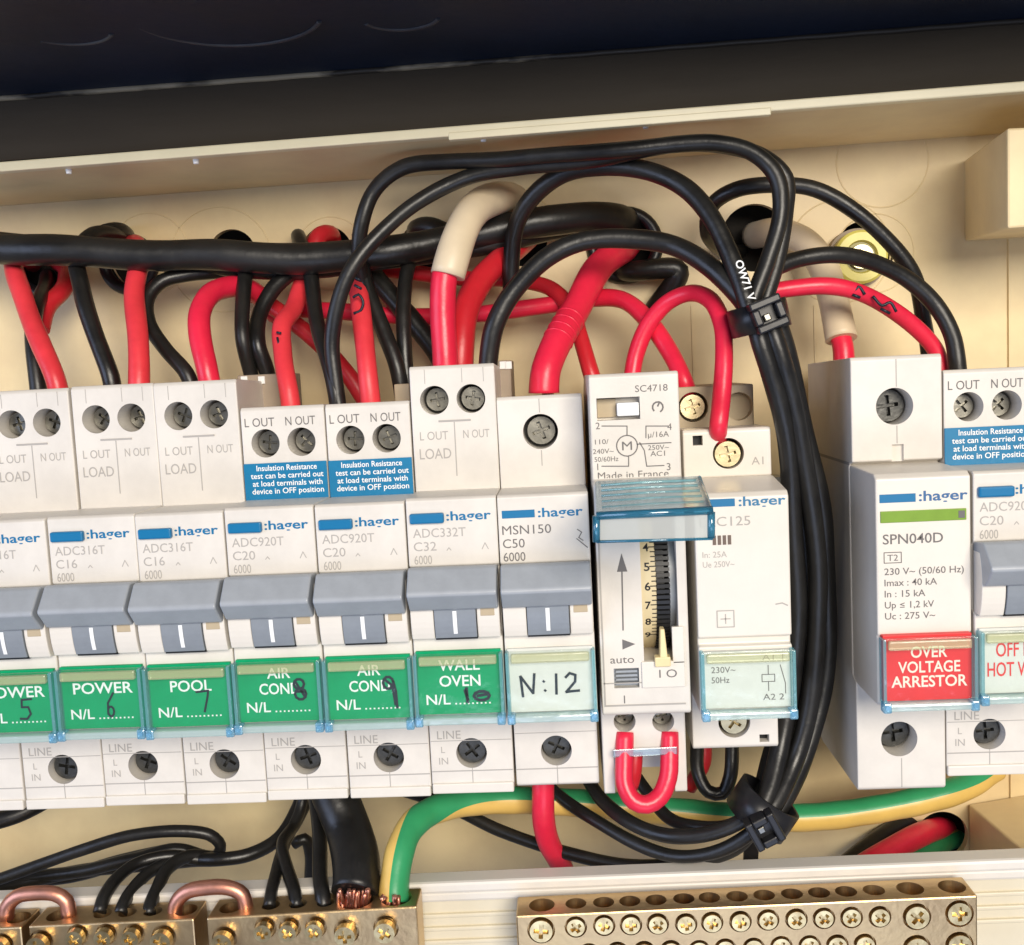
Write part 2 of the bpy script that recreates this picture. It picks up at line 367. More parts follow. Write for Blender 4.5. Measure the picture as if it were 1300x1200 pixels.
HOLES = [(58, 340, 7.0), (165, 336, 6.6), (295, 322, 6.0), (415, 320, 6.4), (540, 316, 6.6), (662, 305, 6.4), (793, 312, 8.4), (958, 302, 8.2), (1098, 318, 7.2), (1196, 1062, 6.6)]
def build_enclosure():
    org = (100, YB, 0)
    t = thing('enclosure', 'cream plastic switchboard enclosure with round cable holes in its back', 'enclosure', org)
    bp = MB(); bp.box(-150, 340, YB, YB+2.2, -110, 100)
    cut = MB()
    for px, py, R in HOLES:
        c = at(px, py, YB); cut.cyl((c.x, YB-1, c.z), (c.x, YB+4, c.z), R, n=40)
    bp.build('back_panel', M['box'], t, org, cut)
    wl = MB().box(-160, 350, YB+14, YB+15, -112, 102).build('wall', mat('cavity', (0.03, 0.026, 0.022), 0.8, 0.2, vary=0.3)); tag(wl, 'dark wall seen through the round cable holes of the enclosure', 'wall'); wl['kind'] = 'structure'
    # faint moulded knockout circles
    for px, py, R in ((190, 322, 10), (280, 330, 13), (1120, 205, 11), (1065, 320, 12.5), (1110, 322, 9.5), (420, 322, 9), (660, 300, 10)):
        c = at(px, py, YB); MB().ring((c.x, YB+0.05, c.z), (0, 1, 0), R, 0.2, n=44, k=6).build('knockout_ring', M['box'], t, org)
    # top wall: from the back corner out to the lip
    def wall_pt(px, pyb, pyl):
        b = at(px, pyb, YB); l = atz(px, pyl, b.z); return b, l
    lb, ll = wall_pt(0, 262, 219); rb, rl = wall_pt(1250, 172, 121)
    dirb = (rb-lb)/(rb.x-lb.x); dirl = (rl-ll)/(rl.x-ll.x)
    B0 = lb+dirb*(XA-lb.x); B1 = lb+dirb*(XB-lb.x); L0 = ll+dirl*(XA-ll.x); L1 = ll+dirl*(XB-ll.x)
    up = Vector((0, 0, 2.0))
    L0.y += 1.0; L1.y += 1.0
    MB().hull8([L0, L1, L1+up, L0+up, B0, B1, B1+up, B0+up], 0.25).build('top_wall', M['box'], t, org)
    lip = MB().hull8([L0+Vector((0, -2.4, -0.15)), L1+Vector((0, -2.4, -0.15)), L1+Vector((0, -2.4, 1.9)), L0+Vector((0, -2.4, 1.9)), L0+Vector((0, 0.3, -0.15)), L1+Vector((0, 0.3, -0.15)), L1+Vector((0, 0.3, 1.9)), L0+Vector((0, 0.3, 1.9))], 0.3)
    p0 = L0.lerp(L1, (at(560, 175, 8).x-XA)/(XB-XA)); p1 = L0.lerp(L1, (at(1000, 145, 8).x-XA)/(XB-XA))
    lip.hull8([p0+Vector((0, -2.6, -0.9)), p1+Vector((0, -2.6, -0.9)), p1+Vector((0, -2.6, 0.6)), p0+Vector((0, -2.6, 0.6)), p0+Vector((0, -0.5, -0.9)), p1+Vector((0, -0.5, -0.9)), p1+Vector((0, -0.5, 0.6)), p0+Vector((0, -0.5, 0.6))], 0.2)
    lip.build('lip', mat('lit_lip_plastic', (0.84, 0.75, 0.50), 0.35, 0.5, vary=0.06), t, org)  # lighter than the box plastic: the light on this edge is in its colour
    for px, py in ((42, 228), (215, 204), (608, 185), (829, 168)):
        f = (at(px, py, 12).x-XA)/(XB-XA); q = L0.lerp(L1, f)+Vector((0, 1.4, -0.2))
        MB().cyl(q+Vector((0, 0, 0.6)), q+Vector((0, 0, -0.7)), 0.75, 0.55, n=12).build('moulding_pip', M['white'], t, org)
    # right wall and the square boss on it
    xr = at(1279, 400, YB).x
    MB().box(xr, xr+120, YB-0.8, YB+2, -110, 100).build('side_wall', M['box'], t, org)
    zt, zb = at(1225, 225, YB).z, at(1225, 306, YB).z
    MB().hull8([(188.5+6.5, 25, zb-2.0), (250, 25, zb-1), (250, 25, zt+2), (188.5+6.5, 25, zt+3), (at(1226, 305, YB).x, YB+1, zb), (255, YB+1, zb), (255, YB+1, zt+4), (at(1226, 305, YB).x, YB+1, zt+4)], 0.5).build('corner_boss', M['box'], t, org)
    # lower right corner: sloping web
    p = at(1238, 1030, 60); q = at(1320, 1098, 18); r = at(1330, 985, 55)
    MB().hull8([q+Vector((0, 0, -30)), q+Vector((30, 0, -30)), q+Vector((30, 0, 2)), q, p+Vector((0, 4, -40)), p+Vector((40, 4, -40)), p+Vector((40, 4, 6)), p+Vector((0, 4, 0))], 0.4).build('corner_web', M['box'], t, org)
    # faint vertical seam lines on the back panel
    for px in (880, 1035):
        c = at(px, 450, YB); MB().box(c.x-0.25, c.x+0.25, YB-0.3, YB+0.5, c.z-22, c.z+12).build('moulded_rib', M['box'], t, org)
    return t
build_enclosure()

# lower tray that carries the brass links
def build_tray():
    sl = at(300, 1142, 16); s0 = at(540, 1119, 16); s1 = at(1300, 1088, 16)
    k = (s1.z-s0.z)/(s1.x-s0.x)
    org = (100, 30, -70)
    t = thing('link_tray', 'cream grooved plastic tray carrying the brass terminal links', 'tray', org)
    xa, xb = XA, XB; za = s0.z+k*(xa-s0.x); zb = s0.z+k*(xb-s0.x)
    def lay(name, y0, y1, z0, z1, bev, m_):
        MB().hull8([(xa, y0, za+z0), (xb, y0, zb+z0), (xb, y0, zb+z1), (xa, y0, za+z1), (xa, y1, za+z0), (xb, y1, zb+z0), (xb, y1, zb+z1), (xa, y1, za+z1)], bev).build(name, m_, t, org)
    lay('ledge', 15, 20.5, -2.6, 0.0, 0.7, M['bright'])
    lay('ledge', 16.5, 21, -5.2, -2.9, 0.6, M['bright'])
    lay('front_panel', 18.5, 22, -40, -5.5, 0.5, M['traycream'])
    for dz in (-8.6, -11.6, -14.6): lay('groove_rib', 17.9, 19, dz-1.0, dz, 0.3, M['traycream'])
    return t
build_tray()

# DIN rail
MB().prism([(54, -17.5), (54, 17.5), (60, 17.5), (60, 15), (62, 15), (62, -15), (60, -15), (60, -17.5)], -120, 260).build('mounting_rail', mat('rail_steel', (0.45, 0.45, 0.43), 0.4, 0.5, metal=1.0, vary=0.2), None, (70, 54, 0))
tag(bpy.data.objects['mounting_rail'], 'steel mounting rail behind the row of breakers', 'rail')

# ------------------------------------------------------------------ screws (shared meshes)
def screw_mesh(name, r, h, m_, cross=True, w_=0.28):
    b = MB().cyl((0, 0, 0), (0, h, 0), r*0.93, r, n=24, smooth=False)
    if cross:
        me = b.mesh(name, m_)
        for ang in (0.5,):
            c = MB()
            ca, sa = math.cos(ang), math.sin(ang); L = r*0.72; hw = r*w_*0.5; outl = [(hw, hw), (hw, L), (-hw, L), (-hw, hw), (-L, hw), (-L, -hw), (-hw, -hw), (-hw, -L), (hw, -L), (hw, -hw), (L, -hw), (L, hw)]
            pts = [(x*ca-z*sa, x*sa+z*ca) for x, z in outl]
            n = len(pts)
            c.raw([(x, -1, z) for x, z in pts]+[(x*0.7, h*0.6, z*0.7) for x, z in pts], [tuple(range(n)), tuple(range(n, 2*n))[::-1]]+[(i, n+i, n+(i+1) % n, (i+1) % n) for i in range(n)])
            me = boolean(me, c.mesh('c', m_))
        return me
    return b.mesh(name, m_)
SCREW_DARK = screw_mesh('terminal_screw', 2.55, 1.6, M['steel'])
SCREW_LOW = screw_mesh('terminal_screw', 2.55, 1.6, M['darksteel'])
SCREW_ZINC = screw_mesh('terminal_screw', 3.0, 1.6, M['zinc'])
SCREW_BRASS = screw_mesh('link_screw', 1.95, 1.4, M['brassscrew'], w_=0.5)
SCREW_BRASS_BIG = screw_mesh('link_screw', 2.55, 1.6, M['brassscrew'], w_=0.42)
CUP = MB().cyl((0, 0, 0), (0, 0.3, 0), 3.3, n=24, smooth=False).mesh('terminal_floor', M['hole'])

def put(me, name, parent, loc, ry=0.0, scale=1.0):
    o = bpy.data.objects.new(name, me); link(o, parent); o.location = Vector(loc)*MM; o.rotation_euler = (0, ry, 0); o.scale = (scale,)*3
    return o

# ------------------------------------------------------------------ breakers
YS = 14.8
W2 = 8.72     # half width of a one-module body
def cover(t, zt, zb, xl, xr, y=-3.0, band=True, blue=1):
    """hinged clear label cover in front of a label card"""
    cv = MB().box(xl, xr, y, y+0.7, zb, zt, 0.25).build('label_cover', M['clear'], t)
    if band: MB().box(xl+0.9, xr-0.9, y-0.25, y+0.9, zt-2.3, zt-0.5, 0.3).build('cover_light_band', M['clearband'], cv)  # milky band imitates the light caught along the cover's top edge
    e = MB()
    e.box(xl-0.2, xl+0.45, y-0.15, y+2.4, zb+0.4, zt-0.2, 0.12)
    e.box(xr-0.45, xr+0.2, y-0.15, y+2.4, zb+0.4, zt-0.2, 0.12)
    e.build('cover_edge', M['clearedge'], cv)
    MB().box(xl+0.2, xr-0.2, y-0.35, y+2.4, zb-0.9, zb+0.5, 0.3).build('cover_rim', M['clearrim'], cv)
    for x in (xl+0.45, xr-0.45):
        MB().box(x-0.8, x+0.8, y-0.6, y+1.6, zb-1.1, zb+0.9, 0.3).cyl((x, y-0.85, zb), (x, y-0.4, zb), 0.5, n=12).build('hinge_lug', M['clearlug'], cv)

def nose_profile(zt=21.7, top_y=YS):
    return [(top_y+3, zt-0.3), (0.6, zt), (0, zt-0.5), (0, 8.8), (1.2, 8.0), (1.2, -4.6), (-0.4, -5.3), (-0.4, -21.6), (0.6, -22.3), (top_y+3, -22.3)]

LOGO_W = 9.4
def logo(b, x, z, width=8.6, cap=1.75, y=-0.05):
    b.text(':hager', (x, y, z), cap, width, 'L', bold=0.018)

def scribble(b, strokes, wd, y):
    for s_ in strokes: b.strip(s_, wd, y)

def rcbo(xc, kind, spec, label, grp, dz=0.0):
    """one module breaker. kind: tall | short | plain"""
    t = thing('circuit_breaker', label, 'circuit breaker', (xc, 0, dz), grp)
    t.rotation_euler = (0, math.radians(random.uniform(-0.22, 0.22)), 0); t.location.y = random.uniform(-0.15, 0.25)*MM
    top = {'tall': 47.3, 'short': 40.9, 'plain': 40.4}[kind]
    bot = -41.4 if kind != 'plain' else -41.9
    body = MB().prism([(50, bot+2), (50, top-3), (46, top-1), (YS+0.6, top), (YS, top-0.7), (YS, 21.5), (13.2, 20.0), (13.2, -22.0), (YS, -23.5), (YS, bot+3.4), (YS+0.0, bot+0.6), (YS+0.7, bot), (46, bot)], -W2, W2, 0.28)
    cut = MB(); hz = {'tall': 40.3, 'short': 33.4, 'plain': 34.0}[kind]
    if kind == 'plain': holes = [(0.0, 33.0, 3.6)]
    else: holes = [(-3.85, hz, 2.95), (3.65, hz, 2.95)]
    low = [(0.0, -34.2, 3.25)]
    for x, z, r in holes+low: cut.cyl((x, YS-2, z), (x, YS+8.5, z), r, n=36)
    o = body.build('body', M['cream'], t, cut=cut)
    # moulded seam lines
    g = MB()
    yq = YS-0.03
    if kind == 'tall':
        for x in (-5.6, 2.0, 6.4): g.box(x-0.07, x+0.07, yq, YS+0.1, hz+3.4, top-0.7)
        g.box(-0.12, 0.10, yq, YS+0.1, 24.6, hz-4.6)
        g.box(-3.2, 3.4, yq-0.15, YS+0.1, hz-4.5, hz-4.15)
    elif kind == 'plain':
        g.box(-0.1, 0.1, yq, YS+0.1, 36.9, top-0.7); g.box(-0.1, 0.1, yq, YS+0.1, 26.0, 29.2)
    g.box(-W2+0.15, W2-0.15, yq, YS+0.1, -38.15, -37.9)
    g.box(-0.1, 0.1, yq, YS+0.1, bot+0.4, -38.1); g.box(-0.07, 0.07, yq, YS+0.1, -37.9, -37.4)
    if kind != 'plain': g.box(-W2+0.2, W2-0.2, yq, YS+0.1, -31.5, -31.35)
    else: g.box(-W2+0.2, W2-0.2, yq, YS+0.1, -30.3, -30.15)
    g.build('seam', M['inklight'], t)
    if kind != 'plain':
        MB().box(-W2+0.1, W2-0.1, YS-0.5, YS+6, bot-1.4, bot+0.8, 0.3).build('rail_clip', M['bright'], t)
    if spec.get('rear'):
        pa, pb, pt, pbm, yr, clips = spec['rear']
        A, B = at(pa, pt, yr), at(pb, pbm, yr)
        rb = MB().box(A.x-xc, B.x-xc, yr, 52, B.z-dz-6, A.z-dz, 0.3).build('rear_block', M['rear'] if clips else M['tan'], t)
        for q in clips:
            c = at(q, pt+6, yr-0.3); MB().box(c.x-xc-0.75, c.x-xc+0.75, yr-0.4, yr+0.3, c.z-dz-0.8, c.z-dz+0.9, 0.1).build('clip', M['white'], rb)
    # screws down in their holes
    for x, z, r in holes:
        put(CUP, 'terminal_floor', t, (x, YS+7.6, z), 0, r/3.3*0.98)
        put(SCREW_DARK, 'terminal_screw', t, (x+0.1, YS+3.6+random.uniform(-0.6, 1.4), z), random.uniform(0, 3), r/2.95*1.0)
    for x, z, r in low:
        put(CUP, 'terminal_floor', t, (x, YS+8.0, z), 0, 0.97)
        put(SCREW_LOW, 'terminal_screw', t, (x, YS+2.0+random.uniform(-0.3, 1.2), z), random.uniform(0, 3), 1.2)
    # nose
    nose = MB().prism(nose_profile(22.0), -W2, W2, 0.25)
    nc = MB().box(5.3, 7.3, -6, 3.2, -1.4, 0.4)
    nose.build('nose', M['cream'], t)
    # drum face under the handle, rocker with its white stroke
    def arc(R, cy, cz, z0, z1, n=10):
        out = []
        for i in range(n+1):
            z = z0+(z1-z0)*i/n; out.append((cy-math.sqrt(max(0, R*R-(z-cz)**2)), z))
        return out
    for xa, xb, nm in ((-W2+0.2, -4.1, 'drum'), (4.2, W2-0.2, 'drum')):
        d = MB().prism(arc(16, 12.6, 1, -5.1, 7)+[(9, 7), (9, -5.1)], xa, xb, 0.2); dd = d.build('drum', M['bright'], t)
    MB().box(4.9, 7.6, -3.45, 0.5, -0.6, 1.2, 0.12).build('indicator', M['tan'], t)
    rk = MB().prism(arc(16.3, 12.6, 1, -4.9, 7)+[(9, 7), (9, -4.9)], -3.95, 4.05, 0.15).build('rocker', M['grey2'], t)
    sp = arc(16.34, 12.6, 1, -4.0, 0.6, 6); b = MB()
    for (ya, za), (yb, zb) in zip(sp[:-1], sp[1:]): b.raw([(-0.38, ya-0.04, za), (0.38, ya-0.04, za), (0.38, yb-0.04, zb), (-0.38, yb-0.04, zb)], [(0, 1, 2, 3)])
    b.build('stroke_mark', M['white'], rk)
    MB().box(-4.0, 4.1, -1.9, 6, -5.35, -5.05).build('rocker_shade_strip', M['black'], t)  # black strip drawn in for the shade under the rocker
    # handle bar
    hw = 8.45 if kind != 'plain' else 8.5
    hd = MB().prism([(1.5, 8.4), (-3.2, 9.1), (-4.0, 8.9), (-7.5, 5.1), (-7.6, 4.4), (-4.6, 1.1), (-3.8, 0.9), (1.5, 3)], -hw, hw, 0.35, seg=3).build('handle', M['grey'], t)
    # printing
    pr = MB(); pl = MB(); yf = -0.05
    if kind == 'plain':
        MB().box(-7.9, -1.6, -0.12, 0.1, 17.5, 19.0, 0.05).build('blue_bar', M['blue'], t)
    else:
        MB().box(-8.0, -1.4, -1.0, 0.4, 17.1, 19.1, 0.35).build('test_button', M['blue'], t)
    lb = MB(); logo(lb, -1.0, 17.5); lb.build('lettering', M['blue'], t)
    tgt = pr if kind == 'plain' else pl
    for k, (s_, cw) in enumerate(spec['code']):
        tgt.text(s_, (-8.0 if kind == 'plain' else -7.6, yf, 14.35-2.6*k), 1.75, cw, 'L')
    if kind == 'plain':
        tgt.strip([(6.4, 14.8), (7.2, 14.2), (6.6, 13.2), (7.4, 12.6)], 0.18, yf); tgt.strip([(6.2, 13.0), (8.2, 11.2)], 0.18, yf)
    else:
        tgt.strip([(5.6, 11.7), (6.2, 12.9), (6.8, 11.7)], 0.16, yf); tgt.strip([(-1.2, 11.7), (-0.8, 12.2), (-0.4, 11.7)], 0.16, yf)
    ys = YS-0.06
    if kind == 'tall':
        pl.text('L OUT', (-4.3, ys, hz-8.1), 1.75, 5.8); pl.text('N OUT', (4.4, ys, hz-8.0), 1.7, 5.4); pl.text('LOAD', (-4.2, ys, hz-12.0), 2.15, 6.5)
    if kind == 'short':
        pr.text('L OUT', (-4.8, ys, hz+3.5), 1.8, 6.2); pr.text('N OUT', (3.7, ys, hz+3.5), 1.8, 6.2)
        st = MB().box(-8.7, 8.62, YS-0.35, YS+0.02, 21.7, 29.3, 0.08).build('sticker', M['sticker'], t)
        sb = MB()
        for k, (s_, cw) in enumerate((('Insulation Resistance', 12.6), ('test can be carried out', 15.2), ('at load terminals with', 14.6), ('device in OFF position', 15.0))):
            sb.text(s_, (0.3, YS-0.40, 27.75-1.6*k), 1.15, cw, bold=0.012)
        sb.build('lettering', M['white'], st)
    if kind != 'plain':
        pr2 = pl
        pr2.text('LINE', (-4.6, ys, -31.0), 1.8, 5.0); pr2.text('L', (-6.0, ys, -34.0), 1.4); pr2.text('IN', (-6.0, ys, -36.5), 1.5, 1.9)
    if pr.v: pr.build('lettering', M['ink'], t)
    if pl.v: pl.build('lettering', M['inklight'], t)
    # label card and clear cover
    lab = spec['label']; cm = {'green': M['green'], 'card': M['card']}[lab['col']]
    card = MB().box(-8.25, 8.25, -1.3, -0.35, -20.3, -7.75, 0.1).build('label_card', cm, t)
    tb = MB(); y0 = -1.36
    for s_, x, z, cap, wd, bold, al in lab['lines']: tb.text(s_, (x, y0, z), cap, wd, al, bold=bold)
    if lab.get('dots'):
        for i in range(9): x = -1.0+i*0.82; tb.box(x, x+0.32, y0, y0+0.05, -18.4, -18.1)
    if tb.v: tb.build('lettering', M['redink'] if lab.get('red') else M['white'], card)
    if lab.get('ink'):
        ib = MB(); scribble(ib, lab['ink'], lab.get('pen', 0.42), -1.42); ib.build('handwriting', M['marker'], card)
    cover(t, -7.9, -21.0, -8.4, 8.4)
    return t

def circ(cx, cz, rx, rz, a0, a1, n=10): return [(cx+rx*math.cos(math.radians(a0+(a1-a0)*i/n)), cz+rz*math.sin(math.radians(a0+(a1-a0)*i/n))) for i in range(n+1)]
five = [[(3.4, -13.6), (1.4, -13.7), (1.3, -15.2), (2.6, -15.2), (3.0, -16.6), (2.2, -17.6), (0.8, -17.5)]]
six = [[(2.2, -13.2), (1.0, -15.2), (0.9, -17.4), (1.5, -18.0)], circ(1.5, -16.9, 0.6, 1.0, 0, 360)]
seven = [[(1.2, -13.4), (3.6, -13.2), (3.4, -14.4), (2.6, -17.4)]]
eight = [circ(4.0, -12.9, 1.0, 1.0, 0, 360), circ(4.2, -14.9, 1.1, 1.1, 0, 360), [(3.2, -12.2), (5.0, -15.4)], [(3.4, -14.4), (5.2, -14.4)]]
nine = [circ(3.8, -13.2, 1.0, 1.2, 0, 360), [(4.8, -13.0), (5.2, -15.0), (5.3, -18.2)], [(4.6, -14.0), (5.0, -17.6)], [(3.2, -12.6), (4.6, -13.8)]]
ten = [[(1.3, -15.2), (1.4, -18.0)], [(1.0, -15.6), (1.5, -17.6)], circ(4.2, -16.8, 1.5, 0.9, 0, 360), [(3.4, -16.8), (5.4, -16.5)]]
n12 = [[(-5.6, -17.2), (-5.9, -13.2), (-3.6, -16.6), (-3.2, -12.8)], [(-1.5, -14.4), (-1.4, -14.3)], [(-1.3, -16.2), (-1.2, -16.1)], [(1.0, -13.0), (0.9, -16.9)], [(2.8, -13.7), (3.6, -12.9), (4.7, -13.3), (4.6, -14.6), (2.8, -16.6), (3.6, -16.5), (5.3, -16.4)]]
NL = ('N/L', -6.6, -18.3, 2.0, 4.7, 0.01, 'L')
def two(a, wa, b=None, wb=None):
    L = [NL]
    if b is None: L.append((a, 0.2, -13.2, 2.2, wa, 0.014, 'C'))
    else: L += [(a, 0.1, -11.6, 2.1, wa, 0.014, 'C'), (b, 0.1, -14.75, 2.15, wb, 0.014, 'C')]
    return L
C16 = [('ADC316T', 10.0), ('C16', 4.2), ('6000', 3.4)]; C20 = [('ADC920T', 10.2), ('C20', 4.4), ('6000', 3.4)]; C32 = [('ADC332T', 10.2), ('C32', 4.4), ('6000', 3.4)]
MSN = [('MSN150', 9.4), ('C50', 4.2), ('6000', 4.2)]
G = 'breakers in a row on the rail'
def green(lines, ink, pen=0.42): return dict(col='green', lines=lines, ink=ink, pen=pen, dots=True)
P = 17.7
rcbo(-1.5*P, 'tall', dict(code=C16, label=green(two('POWER', 12.0), None)), 'breaker cut off by the left photo edge, only its lower corner showing', G, -0.4)
rcbo(-0.5*P, 'tall', dict(code=C16, label=green(two('POWER', 12.0), five)), 'pale breaker labelled POWER with handwritten 5, at the left edge', G, -0.4)
rcbo(0.5*P, 'tall', dict(code=C16, label=green(two('POWER', 12.0), six)), 'pale breaker labelled POWER with handwritten 6 on green card', G, -0.2)
rcbo(1.5*P, 'tall', dict(code=C16, label=green(two('POOL', 8.2), seven)), 'pale breaker labelled POOL with handwritten 7 on green card', G, -0.3)
rcbo(2.5*P, 'short', dict(rear=(301, 359, 477, 512, 34, (310, 332)), code=C20, label=green(two('AIR', 4.6, 'COND', 8.0), eight, 0.5)), 'breaker labelled AIR COND with smudged black 8, beside the POOL breaker', G, 0.1)
rcbo(3.5*P, 'short', dict(rear=(500, 521, 488, 512, 28, ()), code=C20, label=green(two('AIR', 4.6, 'COND', 8.0), nine, 0.52)), 'breaker labelled AIR COND with handwritten 9, beside the WALL OVEN breaker', G, 0.0)
rcbo(4.5*P, 'tall', dict(rear=(630, 650, 458, 508, 36, (638, 645)), code=C32, label=green(two('WALL', 8.0, 'OVEN', 8.0), ten, 0.6)), 'tall breaker labelled WALL OVEN with two large terminal screws', G, 0.4)
rcbo(5.5*P, 'plain', dict(code=MSN, label=dict(col='card', lines=[], ink=n12, pen=0.5)), 'breaker with handwritten N:12 on pale card and one big top screw', G, 0.3)
XS = 168.8
rcbo(XS+P+0.3, 'short', dict(code=C20, label=dict(col='card', red=True, lines=[('OFF PEAK', -5.2, -13.2, 2.7, 10.8, 0.01, 'L'), ('HOT WATER', -6.8, -17.0, 2.7, 13.8, 0.01, 'L')], ink=None)), 'breaker with red hot water lettering at the right photo edge', G, 0.9)

# ------------------------------------------------------------------ surge arrestor
def arrestor():
    xc = XS; t = thing('surge_arrestor', 'surge arrestor with red OVER VOLTAGE ARRESTOR label and green status window', 'surge arrestor', (xc, 0, 0.6))
    top, bot = 44.6, -45.2
    body = MB().prism([(51, bot+2), (51, top-1), (YS+0.5, top), (YS, top-0.7), (YS, 23.6), (YS+2.5, 22.8), (YS+2.5, -21), (YS, -22), (YS, bot+0.6), (YS+0.6, bot), (44, bot)], -9.0, 9.0, 0.28)
    cut = MB()
    for z, r in ((34.5, 3.7), (-34.3, 3.7)): cut.cyl((-0.4, YS-2, z), (-0.4, YS+11, z), r, n=40)
    cut.box(-1.0, 1.3, YS-1, YS+0.9, 22, 26.8)
    body.build('body', M['cream'], t, cut=cut)
    g = MB(); yq = YS-0.03
    g.box(-0.1, 0.1, yq, YS+0.1, 38.4, top-0.7); g.box(-0.1, 0.1, yq, YS+0.1, 27.0, 30.6); g.box(-0.1, 0.1, yq, YS+0.1, bot+0.6, -38.4)
    g.build('seam', M['inklight'], t)
    MB().box(-9.08, -8.9, YS+1.5, 50, 22.8, 23.4).build('seam', M['inklight'], t)
    for z in (34.5, -34.3):
        put(CUP, 'terminal_floor', t, (-0.4, YS+10.5, z), 0, 1.1); put(SCREW_LOW, 'terminal_screw', t, (-0.4, YS+4.5, z), 0.4, 1.38)
    MB().prism([(YS+3, 22.8), (1.4, 22.5), (0, 21.6), (0, -8.2), (0.5, -8.6), (0.5, -21.8), (1.2, -22.4), (YS+3, -22.4)], -8.8, 8.8, 0.35).build('nose', M['bright'], t)
    MB().box(-8.1, -1.4, -0.12, 0.1, 17.1, 18.7, 0.05).build('blue_bar', M['blue'], t)
    lb = MB(); lb.text(':hager', (-0.8, -0.05, 17.2), 1.9, 9.0, 'L', bold=0.018); lb.build('lettering', mat('print_navy', (0.03, 0.12, 0.28), 0.4), t)
    wn = MB().box(-8.0, 7.9, -0.25, 0.1, 13.3, 15.5, 0.1).build('status_window', M['lcd'], t)
    MB().box(6.4, 7.6, -0.32, 0, 13.7, 15.1, 0.05).build('window_end', M['ink'], wn)
    p = MB(); y = -0.05
    p.text('SPN040D', (-7.6, y, 9.2), 1.9, 11.2, 'L', bold=0.006)
    p.strip([(-7.4, 7.6), (-4.2, 7.6), (-4.2, 5.6), (-7.4, 5.6), (-7.4, 7.6)], 0.16, y); p.text('T2', (-5.8, y, 6.0), 1.2, 2.0)
    for k, (s_, wd) in enumerate((('230 V~ (50/60 Hz)', 14.8), ('Imax : 40 kA', 9.8), ('In : 15 kA', 7.6), ('Up \u2264 1,2 kV', 9.2), ('Uc : 275 V~', 9.4))):
        p.text(s_, (-7.4, y, 3.3-2.15*k), 1.3, wd, 'L', bold=0.004)
    p.build('lettering', M['ink'], t)
    card = MB().box(-8.3, 8.3, -1.3, 0.3, -20.9, -8.1, 0.15).build('label_card', M['red'], t)
    q = MB()
    for s_, z, wd in (('OVER', -12.5, 6.8), ('VOLTAGE', -15.4, 11.6), ('ARRESTOR', -18.2, 14.2)): q.text(s_, (0.3, -1.36, z), 2.15, wd, bold=0.018)
    q.build('lettering', mat('print_cream', (0.85, 0.78, 0.68), 0.5), card)
    cover(t, -8.3, -21.5, -8.6, 8.6)
arrestor()

